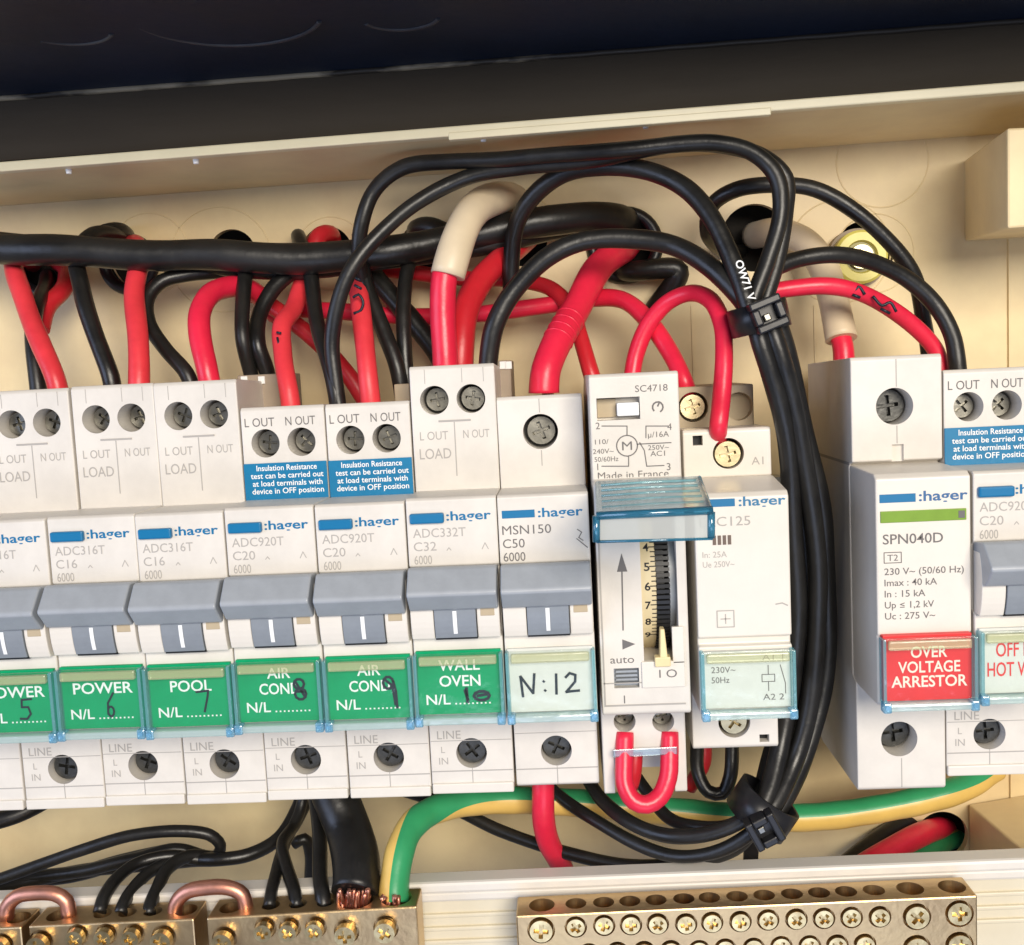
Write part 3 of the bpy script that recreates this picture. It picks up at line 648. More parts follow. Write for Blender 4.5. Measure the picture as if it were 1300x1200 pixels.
# ------------------------------------------------------------------ relay
def relay():
    xc = 134.9; t = thing('relay', 'narrow relay with small black square and one plated screw, beside the cable bundle', 'relay', (xc, 0, 0))
    body = MB().prism([(50, -33), (50, 30), (30, 32.0), (YS+0.4, 32.2), (YS, 31.6), (YS, 22.4), (YS+2, 21.8), (YS+2, -21), (YS, -22), (YS, -34.0), (YS+0.5, -34.6), (48, -34.6)], -8.9, 8.8, 0.28)
    cut = MB(); cut.cyl((0.2, YS-1, 27.1), (0.2, YS+6, 27.1), 3.15, n=36); cut.cyl((-0.2, YS-1, -29.0), (-0.2, YS+6, -29.0), 3.3, n=36)
    cut.box(-6.9, -4.9, YS-1, YS+3, 29.0, 31.0); cut.box(4.9, 6.9, YS-1, YS+3, -33.4, -31.8)
    body.build('body', M['bright'], t, cut=cut)
    put(CUP, 'terminal_floor', t, (0.2, YS+5, 27.1)); put(SCREW_ZINC, 'terminal_screw', t, (0.2, YS+0.9, 26.9), 0.3, 0.93)
    put(CUP, 'terminal_floor', t, (-0.2, YS+5, -29.0)); put(SCREW_ZINC, 'terminal_screw', t, (-0.2, YS+0.6, -29.0), 1.1, 0.95)
    MB().box(-6.95, -4.85, YS+2.2, YS+2.6, 28.95, 31.05).build('slot_floor', M['black'], t)
    MB().box(4.8, 7.0, YS+2.2, YS+2.6, -33.5, -31.7).build('slot_floor', M['black'], t)
    # rear terminal block with its own screw and an empty hole
    z1 = at(880, 491, 26).z; z0 = 30
    rb = MB().box(-9.0, 7.6, 26, 48, z0, z1, 0.3)
    c = at(880, 517, 26); d = at(938, 516, 26); cc = MB(); cc.cyl((c.x-xc, 24, c.z), (c.x-xc, 31, c.z), 3.2, n=32); cc.cyl((d.x-xc, 24, d.z), (d.x-xc, 29, d.z), 3.0, n=32)
    rb.build('rear_block', M['tan'], t, cut=cc)
    put(SCREW_ZINC, 'terminal_screw', t, (c.x-xc, 27.2, c.z), 0.2, 0.93)
    MB().prism([(YS+3, 22.4), (YS-2, 22.3), (1.0, 20.9), (0, 20.0), (0, -7.0), (1.3, -7.2), (1.3, -8.6), (0, -8.8), (0, -21.6), (1, -22.4), (YS+3, -22.4)], -8.9, 8.9, 0.3).build('nose', M['bright'], t)
    lb = MB(); lb.box(-8.0, -1.2, -0.1, 0.1, 18.3, 19.8, 0.04); lb.build('blue_bar', M['blue'], t)
    l2 = MB(); l2.text(':hager', (-0.5, -0.05, 18.3), 1.8, 8.8, 'L', bold=0.018); l2.build('lettering', mat('print_steel_blue', (0.02, 0.17, 0.33), 0.4), t)
    p = MB(); y = -0.05
    p.text('ERC125', (-8.0, y, 14.6), 1.8, 9.6, 'L'); p.text('In: 25A', (-7.6, y, 8.6), 1.15, 4.6, 'L'); p.text('Ue 250V~', (-7.6, y, 6.7), 1.15, 6.0, 'L')
    cx, cz = -3.6, -3.4
    p.strip([(cx-1.6, cz-1.6), (cx+1.6, cz-1.6), (cx+1.6, cz+1.6), (cx-1.6, cz+1.6), (cx-1.6, cz-1.6)], 0.2, y)
    p.strip([(cx-0.9, cz), (cx+0.9, cz)], 0.2, y); p.strip([(cx, cz-0.9), (cx, cz+0.9)], 0.2, y)
    p.strip([(6.0, -0.9), (7.2, -0.7), (8.2, -1.2)], 0.25, y)
    p.text('A1', (6.0, YS-0.05, 24.6), 1.6, 2.4)
    p.build('lettering', M['inklight'], t)
    bb = MB()
    for i in range(4): bb.box(-5.6+i*0.95, -4.95+i*0.95, -0.08, 0.05, 11.0, 12.8)
    bb.build('rating_bars', mat('print_brown', (0.13, 0.09, 0.07), 0.5), t)
    card = MB().box(-8.2, 8.2, -1.2, 0.1, -20.6, -9.5, 0.1).build('label_card', M['card'], t)
    q = MB(); y = -1.26
    q.text('230V~', (-6.8, y, -13.6), 1.2, 4.6, 'L'); q.text('50Hz', (-6.8, y, -15.6), 1.2, 3.4, 'L')
    q.text('A1 1', (4.9, y, -11.4), 1.2, 4.0); q.text('A2 2', (4.9, y, -19.2), 1.2, 4.0)
    q.strip([(2.8, -14.2), (5.2, -14.2), (5.2, -15.6), (2.8, -15.6), (2.8, -14.2)], 0.16, y); q.strip([(4, -12.4), (4, -14.2)], 0.16, y); q.strip([(4, -15.6), (4, -17.4)], 0.16, y)
    q.strip([(6.3, -12.4), (7.2, -16.0)], 0.16, y); q.strip([(7.2, -16.0), (7.2, -18.0)], 0.16, y)
    q.build('lettering', M['ink'], card)
    cover(t, -9.0, -21.4, -8.7, 8.7)
relay()

# ------------------------------------------------------------------ time switch
def timer():
    xc = 115.6; t = thing('time_switch', 'time switch with numbered dial, arrow and an open clear blue flap', 'time switch', (xc, 0, 0))
    o = Vector((xc, 0, 0))
    def L(px, py, y): return at(px, py, y)-o
    body = MB().prism([(50, -30), (50, 40), (40, 44.2), (3.6, 44.4), (3, 43.8), (3, 24.2), (0.4, 23.8), (0, 23.3), (0, -21.2), (0.5, -21.8), (11.5, -22.0), (11.5, -42.0), (12, -42.4), (30, -42.4)], -8.5, 8.6, 0.3)
    cut = MB()
    a = L(757, 506, 3); b = L(813, 532, 3); cut.box(a.x, b.x, 0, 6.5, b.z, a.z)                # slider recess
    a = L(812, 688, 0); b = L(863, 838, 0); cut.box(a.x, b.x, -3, 18, b.z, 17.5)                 # dial window
    a = L(779, 849, 0); b = L(812, 873, 0); cut.box(a.x, b.x, -2, 2.5, b.z, a.z)                 # mode switch slot
    for px in (793, 842):
        c = L(px, 916, 11.5); cut.cyl((c.x, 9, c.z), (c.x, 19, c.z), 2.25, n=28)
    c0 = L(779, 956, 11.5); c1 = L(858, 1020, 11.5); cut.box(c0.x, c1.x, 8, 26, -46, c0.z)
    body.build('body', M['cream'], t, cut=cut)
    # slider
    a = L(783, 508, 3); b = L(812, 529, 3); MB().box(a.x, b.x, 3.4, 6.4, b.z+0.2, a.z-0.6, 0.25).build('slider', M['white'], t)
    a = L(757, 508, 3); b = L(783, 530, 3); MB().box(a.x+0.2, b.x, 5.6, 6.6, b.z, a.z).build('slider_track', M['tan'], t)
    a = L(779, 849, 0); b = L(812, 873, 0); sw = MB().box(a.x, b.x, 1.6, 2.6, b.z, a.z)
    for i in range(4): z = b.z+0.5+i*0.8; sw.box(a.x+0.4, b.x-0.3, 0.6, 2.0, z, z+0.4)
    sw.build('mode_switch', M['grey'], t)
    for px in (793, 842):
        c = L(px, 916, 11.5); put(CUP, 'terminal_floor', t, (c.x, 18, c.z), 0, 0.67); put(SCREW_DARK, 'terminal_screw', t, (c.x, 15.5, c.z), 0.3, 0.8)
    # dial wheel: axis along x
    R = 16.0; cz, cy = L(830, 745, 0).z, R+0.6; xa = L(813, 745, 1).x; xm = L(833, 745, 1).x; xb = L(862, 745, 1).x
    def drum(x0, x1, r, n=96): return MB().cyl((x0, cy, cz), (x1, cy, cz), r, n=n)
    wheel = drum(xa, xm, R).build('dial', M['dialcream'], t)
    td = drum(xm+0.02, xm+1.6, R-0.4)
    for i in range(96):
        a = 2*math.pi*i/96; c = Vector((0, cy-R*math.cos(a), cz+R*math.sin(a)))
        if math.cos(a) < -0.1: continue
        n_ = Vector((0, -math.cos(a), math.sin(a))); u = Vector((0, math.sin(a), math.cos(a))); vs = []
        for dx in (xm+0.05, xm+2.6):
            for du, dn in ((-0.34, -1.4), (0.34, -1.4), (0.34, 0.5), (-0.34, 0.5)): vs.append(Vector((dx, 0, 0))+c+u*du+n_*dn)
        td.raw(vs, [(0, 1, 2, 3), (7, 6, 5, 4), (0, 4, 5, 1), (1, 5, 6, 2), (2, 6, 7, 3), (3, 7, 4, 0)])
    td.build('dial_teeth', M['dial'], wheel)
    drum(xm+2.6, xb+0.5, R-1.6).build('dial_hub', M['grey'], wheel)
    tk = MB(); nm = MB()
    step = math.radians(13.6); base = L(820, 744, 1).z
    a6 = math.asin(max(-1, min(1, (base-cz)/R)))
    for k, s_ in enumerate(('4', '5', '6', '7', '8', '9')):
        a = a6+(2-k)*step; n_ = Vector((0, -math.cos(a), math.sin(a))); u = Vector((0, math.sin(a), math.cos(a)))
        c = Vector((xa+1.35, cy, cz))+n_*(R+0.04)
        nm.text(s_, c-u*0.8, 1.55, 1.1, bold=0.02, uz=u)
        for q in range(4):
            b = a+step*(q/4-0.0); n2 = Vector((0, -math.cos(b), math.sin(b))); u2 = Vector((0, math.sin(b), math.cos(b))); cc = Vector((0, cy, cz))+n2*(R+0.03)
            x0 = xm-(0.9 if q else 1.2); nm.raw([Vector((x0, 0, 0))+cc-u2*0.11, Vector((xm, 0, 0))+cc-u2*0.11, Vector((xm, 0, 0))+cc+u2*0.11, Vector((x0, 0, 0))+cc+u2*0.11], [(0, 1, 2, 3)])
    nm.build('lettering', M['black'], wheel)
    # lever and the I O plate
    a = L(846, 838, 0); b = L(868, 795, 0); c = L(814, 873, 0)
    pl = MB().box(c.x+0.2, 7.6, -0.5, 0.5, c.z, L(814, 840, 0).z, 0.15).box(a.x+1.2, 7.6, -0.5, 0.5, L(846, 842, 0).z, b.z, 0.15)
    pl.build('plate', M['bright'], t)
    a = L(838, 800, -1); b = L(842, 838, -1)
    MB().hull8([(a.x-0.2, -1.2, b.z), (b.x+0.9, -1.2, b.z), (a.x+0.9, -0.4, a.z), (a.x+0.1, -0.4, a.z), (a.x-0.2, 2, b.z), (b.x+0.9, 2, b.z), (a.x+0.9, 2, a.z), (a.x+0.1, 2, a.z)], 0.2).box(a.x-1.2, b.x+1.4, -1.3, 1, b.z-1.3, b.z+0.6, 0.2).build('lever', mat('ivory_plastic', (0.80, 0.66, 0.36), 0.4, vary=0.1), t)
    # raised face borders
    fr = MB(); a = L(771, 690, 0); 
    fr.box(-8.1, -7.8, -0.12, 0.1, -19.6, 17.5); fr.box(-8.1, 7.6, -0.12, 0.1, -19.9, -19.6); fr.box(-8.1, 7.6, -0.12, 0.1, -15.4, -15.2)
    fr.build('seam', M['inklight'], t)
    # printing
    p = MB(); y = -0.05
    a = L(789, 705, 0); b = L(791, 800, 0)
    p.strip([(b.x, b.z), (a.x, a.z-1)], 0.28, y); p.raw([(a.x-1.0, y, a.z-3.2), (a.x+1.0, y, a.z-3.2), (a.x, y, a.z+0.4)], [(0, 1, 2)])
    c = L(798, 818, 0); p.raw([(c.x-1.2, y, c.z+1.0), (c.x-1.2, y, c.z-1.0), (c.x+1.3, y, c.z)], [(0, 1, 2)])
    c = L(790, 842, 0); p.text('auto', (c.x, y, c.z), 1.5, 4.6)
    c = L(851, 860, -0.5); p.text('I O', (c.x-0.4, -0.55, c.z), 1.6, 3.4)
    c = L(793, 893, 0); p.text('I', (c.x, y, c.z), 1.6)
    y = 2.95
    c = L(827, 497, 3); p.text('SC4718', (c.x, y, c.z), 1.3, 6.2)
    c = L(835, 517, 3)
    for q in (circ(c.x, c.z, 1.0, 1.0, -60, 220), [(c.x, c.z+0.2), (c.x+0.4, c.z+1.0)]): p.strip(q, 0.3, y)
    c = L(796, 566, 3); p.strip(circ(c.x, c.z, 2.0, 2.0, 0, 360, 20), 0.22, y); p.text('M', (c.x, y, c.z-0.85), 1.7, 1.9)
    def S(pts, wd=0.2): p.strip([(L(u, v_, 3).x, L(u, v_, 3).z) for u, v_ in pts], wd, y)
    S([(764, 541), (796, 541), (796, 553)]); S([(764, 592), (798, 592), (798, 579)]); S([(848, 541), (820, 541), (820, 556)]); S([(809, 564), (852, 562)]); S([(812, 562), (818, 572), (821, 592), (843, 591)])
    for s_, px, py, cap, wd in (('2', 759, 545, 1.3, None), ('1', 759, 597, 1.3, None), ('4', 850, 546, 1.3, None), ('3', 849, 597, 1.4, None), ('110/', 764, 564, 0.95, 2.6), ('240V~', 766, 576, 0.95, 4.0), ('50/60Hz', 770, 586, 0.95, 4.6), ('\u00b5/16A', 836, 555, 1.1, 4.0), ('250V~', 836, 571, 0.95, 4.0), ('AC1', 835, 579, 1.0, 2.8), ('Made in France', 804, 607, 1.4, 13.6)):
        c = L(px, py, 3); p.text(s_, (c.x, y, c.z), cap, wd)
    p.build('lettering', M['ink'], t)
    # open clear blue flap: lies out towards the viewer from its hinge
    fl = MB().hull8([L(757, 657, -25), L(904, 648, -25), L(904, 643, -25), L(757, 651, -25), L(756, 617, 0.6), L(888, 610, 0.6), L(888, 604, 0.6), L(756, 611, 0.6)], 0.2)
    f = fl.build('flap', M['clearblue'], t)
    fr = MB().hull8([L(757, 689, -25), L(905, 684, -25), L(904, 650, -25), L(757, 657, -25), L(757, 689, -23.8), L(905, 684, -23.8), L(904, 650, -23.8), L(757, 657, -23.8)], 0.2)
    fr.build('flap_front', M['flapfront'], f)
    ed = MB()
    for a, b in (((757, 655, -25.2), (905, 648, -25.2)), ((757, 655, -25.2), (757, 688, -25.2)), ((903, 650, -25.0), (903, 683, -25.0)), ((757, 688, -25.1), (905, 684, -25.1))):
        wd = 0.7 if a[0] != b[0] and a[1] < 660 else (0.25 if a[1] > 680 else 0.65)
        ed.tube([L(*a), L(*b)], wd, 8)
    ed.tube([L(903, 648, -25), L(888, 606, 0.4)], 0.35, 8)
    ed.build('flap_edge', M['clearblueedge'], f)
    rb = MB()
    for i in range(5):
        q = 0.15+0.17*i; a = L(757, 653, -25).lerp(L(756, 611, 0.6), q); b = L(904, 645, -25).lerp(L(888, 604, 0.6), q); rb.tube([a+Vector((1, 0, 0.1)), (a+b)/2+Vector((0, 0.8, 0.15)), b+Vector((-1, 0, 0.1))], 0.28, 6)
    rb.build('flap_reflections', M['clearedge'], f)  # raised lines imitating wavy reflections on the flap
    # clear strip above the loop wire
    MB().hull8([L(778, 962, 9), L(860, 958, 9), L(860, 948, 9), L(778, 952, 9), L(778, 962, 11), L(860, 958, 11), L(860, 948, 11), L(778, 952, 11)], 0.2).build('terminal_shield', M['clearblue'], t)
timer()

# ------------------------------------------------------------------ brass links
def link_bar(name, label, fl, fr, yf, depth, height, screws, holes, y_off=0.0):
    """fl, fr: pixel of front top corners, yf: depth of the front face"""
    a, b = at(*fl, yf), at(*fr, yf); org = ((a.x+b.x)/2, yf, a.z-height)
    t = thing(name, label, 'terminal bar', org, 'brass links on the tray')
    D = Vector((0, depth, 0)); H = Vector((0, 0, -height))
    bar = MB().hull8([a+H, b+H, b, a, a+H+D, b+H+D, b+D, a+D], 0.35)
    cut = MB()
    for px, py, r in screws:
        c = at(px, py, yf); cut.cyl((c.x, yf-2, c.z), (c.x, yf+1.5, c.z), r+0.35, n=28)
    for px, r in holes:
        c = at(px, (fl[1]+fr[1])/2, yf); z = a.z+(b.z-a.z)*(c.x-a.x)/(b.x-a.x); cut.cyl((c.x, yf+depth*0.5, z+2), (c.x, yf+depth*0.5, z-4), r, n=28)
    bar.build('bar', M['brass'], t, org, cut)
    for px, py, r in screws:
        c = at(px, py, yf); big = r > 2.2
        o = put(SCREW_BRASS_BIG if big else SCREW_BRASS, 'link_screw', t, (c.x-org[0], (-0.5 if y_off == 0 else -y_off)+random.uniform(-0.15, 0.25), c.z-org[2]), random.uniform(0, 3.1), r/(2.55 if big else 1.95))
        if y_off: MB().cyl((c.x, yf-y_off+0.9, c.z), (c.x, yf+0.6, c.z), r*0.86, n=20).build('screw_shank', M['brassscrew'], t, org)
    return t
YL = 6.0
row = [(687, 1181, 2.5), (731, 1177, 1.95), (767, 1175, 1.95), (801, 1174, 1.95), (835, 1173, 1.95), (871, 1173, 1.95), (904, 1171, 1.95), (940, 1170, 1.95), (975, 1168, 1.95), (1011, 1167, 1.95), (1046, 1166, 1.95), (1081, 1165, 1.95), (1117, 1164, 1.95), (1164, 1164, 2.5), (1218, 1160, 2.5)]
row2 = [(x+17 if 700 < x < 1130 else x, y+(34 if r < 2.2 else 40), r) for x, y, r in row if x not in (1117,)]
link_bar('terminal_link', 'long brass terminal bar with empty holes, right of the striped earth wire', (655, 1163), (1241, 1137), YL, 8.0, 16, row+row2, [(px, 2.2 if r < 2.2 else 2.7) for px, _, r in row])
link_bar('terminal_link', 'brass terminal bar clamping the thick black cable and the earth wire', (262, 1166), (529, 1151), YL, 8.0, 16, [(285, 1192, 2.3), (337, 1178, 1.95), (368, 1178, 1.95), (401, 1177, 1.95), (440, 1183, 2.3), (490, 1178, 2.3)], [(285, 2.4), (337, 1.9), (372, 1.9), (408, 1.9), (448, 3.6), (500, 3.2)], 2.2)
link_bar('terminal_link', 'brass terminal bar holding the three thin black neutral wires', (36, 1176), (246, 1167), YL, 8.0, 16, [(52, 1196, 2.3), (99, 1187, 1.95), (135, 1186, 1.95), (170, 1186, 1.95), (208, 1190, 2.3)], [(62, 2.4), (120, 1.9), (152, 1.9), (185, 1.9), (228, 2.4)], 2.2)
link_bar('terminal_link', 'end of a brass terminal bar at the lower left corner', (-90, 1182), (27, 1177), YL, 8.0, 16, [(2, 1200, 2.3), (-50, 1202, 2.3)], [(12, 2.4), (-40, 2.4)], 2.2)

# ------------------------------------------------------------------ wires
PATHS = {}
def wire(pts, wpx, m_='pvcblack', label='', name='cable', group=None, k=14, yref=None, cat=None, split=None, twist=0.0, taper=None, parent=None, sdir=None):
    P3 = [at(*p) for p in pts]; sp = spline(P3, 0.5 if sdir else 1.1)
    k1, k2, k3 = random.uniform(0, 6), random.uniform(0, 6), random.uniform(0.9, 1.3)
    if m_ != 'copper' and len(sp) > 12: sp = [q+Vector((0.22*math.sin(i*0.21*k3+k1), 0.25*math.sin(i*0.17*k3+k2), 0.22*math.cos(i*0.19*k3+k2)))*(0.0 if sdir else 1.0) for i, q in enumerate(sp)]
    r = px_r(wpx, yref if yref is not None else sum(p[2] for p in pts)/len(pts))
    rs = r
    if taper:
        n = len(sp); rs = [r*(1+(taper-1)*i/(n-1)) for i in range(n)]
    else:
        ph = random.uniform(0, 6); rs = [r*(1+0.018*math.sin(i*0.37+ph)+0.012*math.sin(i*0.11+ph*2)) for i in range(len(sp))]
    b = MB().tube(sp, rs, k, twist=twist, split=split, sdir=sdir)
    org = sp[0]
    o = b.build(name, [M[x] for x in m_] if isinstance(m_, (list, tuple)) else M[m_], parent, org if parent is None else tuple(parent.location/MM))
    if parent is None: tag(o, label, cat or 'cable', group)
    PATHS[label] = (sp, r)
    return o
GB = 'black cables above the breakers'; GR = 'red cables above the breakers'
# trunk
wire([(-60, 311, 40), (0, 315, 39), (100, 320, 38), (180, 323, 39), (250, 324, 40), (330, 327, 40), (400, 327, 41), (480, 322, 42), (560, 306, 46), (620, 296, 48), (700, 280, 51), (750, 274, 55), (790, 280, 62), (806, 296, 74)], 38, label='thickest black cable running level across the upper left', group=GB, k=18)
wire([(-60, 303, 47), (60, 312, 47), (200, 330, 46), (320, 340, 45), (420, 340, 45), (500, 326, 46), (580, 318, 48), (640, 306, 50), (700, 292, 54), (770, 285, 60), (792, 292, 74)], 26, label='black cable hidden close behind the thickest level cable', group=GB)
# loops behind the trunk
wire([(163, 318, 74), (150, 300, 58), (118, 300, 48), (96, 322, 43), (103, 365, 37), (122, 425, 33), (140, 480, 30), (143, 500, 30)], 21, label='black wire sloping down to the POWER 6 breaker', group=GB)
wire([(62, 350, 74), (58, 360, 58), (46, 390, 44), (44, 440, 37), (47, 490, 34), (48, 505, 34)], 20, label='black wire dropping beside the leftmost red wire', group=GB)
wire([(310, 340, 47), (280, 345, 46), (235, 348, 44), (205, 356, 42), (189, 376, 40), (190, 410, 37), (210, 445, 34), (236, 474, 31), (244, 492, 31)], 19, label='black wire bowing left then down to the POOL breaker', group=GB)
wire([(118, 320, 64), (130, 300, 56), (150, 296, 60), (168, 316, 74)], 24, label='black cable hump rising out of the cable hole above the POWER breakers', group=GB)
wire([(295, 330, 74), (303, 318, 60), (312, 332, 47), (309, 370, 40), (309, 430, 33), (319, 476, 36), (323, 520, 37)], 18, label='left wire of the black pair entering the first AIR COND breaker', group=GB)
wire([(390, 320, 58), (378, 340, 47), (345, 368, 42), (328, 400, 39), (328, 438, 35), (340, 472, 36), (346, 520, 38)], 20, label='right wire of the black pair entering the first AIR COND breaker', group=GB)
wire([(378, 318, 74), (378, 300, 60), (380, 300, 55), (390, 330, 46), (398, 380, 39), (408, 430, 33), (424, 492, 27), (432, 530, 27)], 19, label='black wire down to the right terminal of the first AIR COND breaker', group=GB)
# reds at left
wire([(40, 335, 74), (20, 322, 52), (17, 345, 43), (30, 380, 37), (52, 435, 31), (70, 483, 27), (76, 510, 27)], 24, 'pvccoral', 'red wire at far left sloping down to the POWER 5 breaker', group=GR)
wire([(75, 335, 74), (84, 345, 60), (80, 368, 54), (62, 390, 50), (52, 420, 46)], 22, 'pvcshaded', 'short shaded red wire coming out of the leftmost cable hole', group=GR)
wire([(160, 325, 74), (172, 310, 55), (177, 335, 44), (172, 375, 37), (174, 430, 30), (176, 484, 26), (177, 510, 26)], 25, 'pvccoral', 'straight upright red wire above the POWER 6 breaker', group=GR)
wire([(352, 400, 56), (330, 378, 50), (310, 366, 45), (290, 364, 41), (268, 372, 36), (255, 396, 32), (254, 430, 29), (263, 474, 26), (270, 505, 26)], 27, 'pvcred', 'red wire hooked over like a cane above the POOL breaker', group=GR)
wire([(296, 360, 56), (330, 380, 52), (368, 405, 50), (405, 435, 49), (440, 475, 47), (468, 515, 46)], 22, 'pvcshaded', 'shaded red wire running diagonally behind the wires of the AIR COND breakers', group=GR)
w4 = wire([(412, 312, 74), (400, 320, 60), (388, 350, 50), (372, 390, 41), (357, 414, 34), (360, 450, 30), (368, 500, 25), (372, 545, 25)], 23, 'pvccoral', 'red wire with a thin pen tick entering the first AIR COND breaker', group=GR)
wire([(425, 318, 74), (418, 296, 60), (404, 300, 56), (395, 330, 54), (393, 360, 52)], 22, 'pvcshaded', 'red wire tip showing above the thickest black cable', group=GR)
w5 = wire([(452, 318, 74), (452, 335, 50), (456, 375, 37), (460, 420, 31), (468, 480, 26), (474, 530, 26)], 24, 'pvccoral', 'red wire with black pen marks entering the second AIR COND breaker', group=GR)
wire([(370, 392, 55), (450, 398, 53), (540, 401, 52), (620, 399, 50), (690, 388, 49), (750, 378, 47), (790, 382, 43), (825, 410, 38), (852, 448, 33), (868, 485, 29), (872, 500, 30)], 22, 'pvcred', 'long red wire arching down behind the time switch', group=GR)
wire([(470, 342, 57), (530, 346, 55), (600, 355, 54), (660, 356, 52), (700, 365, 49), (722, 390, 45), (736, 430, 41), (752, 475, 37), (760, 500, 37)], 20, 'pvcshaded', 'thinner red wire ending left of the time switch', group=GR)
# more blacks in the middle
wire([(456, 300, 44), (460, 335, 40), (468, 370, 38), (486, 420, 35), (504, 465, 33), (513, 510, 33), (514, 530, 33)], 20, label='black wire meeting the left side of the WALL OVEN breaker', group=GB)
wire([(526, 318, 50), (515, 350, 43), (511, 390, 39), (514, 440, 36), (520, 500, 35)], 19, label='greyish black wire hanging beside the WALL OVEN breaker', group=GB)
wire([(470, 345, 52), (498, 378, 50), (530, 415, 48), (556, 450, 46), (570, 485, 45)], 26, label='black cable slanting behind the WALL OVEN red wire', group=GB)
wire([(540, 310, 74), (530, 292, 60), (548, 288, 56), (575, 300, 54)], 26, label='black cable lump rising behind the thick trunk left of the cream sleeve', group=GB)
# long loops to the bundle
wire([(950, 400, 15), (976, 330, 16), (990, 265, 17), (984, 222, 18), (958, 196, 19), (915, 184, 20), (860, 183, 21), (800, 188, 22), (730, 196, 25), (650, 202, 28), (570, 204, 31), (512, 214, 33), (474, 244, 34), (458, 285, 34), (456, 330, 36), (462, 360, 39)], 20, label='topmost black loop arching over all the others', group=GB)
wire([(965, 398, 18), (988, 330, 20), (996, 270, 21), (996, 225, 22), (970, 198, 22), (930, 186, 22), (880, 184, 23), (820, 190, 24), (740, 204, 27), (660, 214, 30), (590, 226, 31), (530, 256, 30), (480, 300, 28), (446, 344, 26), (428, 390, 26), (420, 440, 27), (428, 500, 27), (434, 530, 27)], 20, label='second black loop curving down to the second AIR COND breaker', group=GB)
wire([(955, 408, 13), (935, 340, 16), (905, 280, 20), (868, 240, 24), (820, 217, 27), (770, 210, 30), (715, 220, 34), (676, 250, 38), (656, 285, 41), (650, 335, 44), (650, 370, 45)], 23, label='black loop dropping beside the cream sleeve in the middle', group=GB)
wire([(965, 420, 12), (940, 378, 16), (900, 338, 20), (850, 310, 24), (795, 302, 26), (740, 308, 27), (688, 332, 27), (650, 370, 27), (630, 410, 27), (621, 458, 28), (618, 490, 28)], 25, label='broad black loop rising from the right of the WALL OVEN breaker', group=GB)
wire([(940, 318, 78), (915, 318, 60), (897, 292, 48), (905, 260, 42), (935, 242, 38), (985, 236, 36), (1035, 240, 36), (1085, 266, 36), (1130, 310, 37), (1160, 355, 38), (1172, 400, 40), (1180, 440, 42), (1182, 490, 44)], 19, label='small black loop above the yellow screw cap', group=GB)
wire([(968, 345, 24), (1010, 330, 26), (1060, 325, 27), (1105, 332, 29), (1150, 352, 31), (1185, 385, 32), (1208, 425, 31), (1216, 462, 30), (1218, 490, 30)], 21, label='black wire sweeping right down to the hot water breaker', group=GB)
wire([(830, 395, 62), (860, 345, 58), (800, 345, 60), (790, 330, 76)], 26, label='black cable stub curling in the large middle hole', group=GB)
w6 = wire([(960, 372, 27), (1000, 366, 28), (1045, 364, 28), (1090, 372, 29), (1130, 390, 31), (1165, 418, 33), (1188, 448, 34), (1196, 480, 34)], 21, 'pvcred', 'red wire with black smudges arching into the surge arrestor', group=GR)
# sleeved conductors
s1 = wire([(668, 285, 74), (655, 258, 60), (632, 250, 48), (606, 264, 39), (586, 296, 33), (571, 335, 29), (567, 350, 28.5)], 42, 'sleeve', 'cream insulating sleeve over the red WALL OVEN wire', 'sleeve', cat='sleeve', k=20, yref=38)
wire([(570, 330, 29.5), (565, 352, 28.5), (563, 400, 28), (564, 450, 27.5), (565, 490, 28)], 33, 'pvcred', 'bright red wire below the cream sleeve at the WALL OVEN breaker', group=GR, k=18)
wire([(672, 300, 60), (640, 325, 50), (610, 360, 42), (590, 400, 35), (584, 440, 32), (583, 490, 32)], 32, 'pvcshaded', 'shaded red wire close behind the bright red sleeved one', group=GR, k=18)
wire([(800, 310, 74), (786, 318, 56), (762, 340, 47), (735, 385, 38), (708, 430, 30), (694, 470, 25.5), (692, 492, 25), (692, 500, 25)], 38, 'pvcred', 'thickest red cable with crease rings above the N:12 breaker', group=GR, k=22, yref=32)
wire([(800, 490, 33), (806, 450, 34), (822, 412, 34), (848, 384, 33), (878, 373, 30), (903, 383, 25), (916, 412, 21), (918, 450, 18), (916, 500, 16), (913, 542, 14.2), (913, 556, 18)], 22, 'pvcred', 'red wire arching from the time switch to the relay front', group=GR)
s2 = wire([(958, 300, 74), (990, 296, 62), (1020, 306, 56), (1044, 334, 50), (1056, 370, 45), (1062, 400, 42), (1067, 432, 39.5)], 37, 'sleeve', 'cream insulating sleeve running down behind the surge arrestor', 'sleeve', cat='sleeve', k=20, yref=46)
wire([(1064, 420, 40.5), (1070, 440, 39), (1072, 475, 38)], 26, 'pvcred', 'short red wire end between cream sleeve and surge arrestor', group=GR)
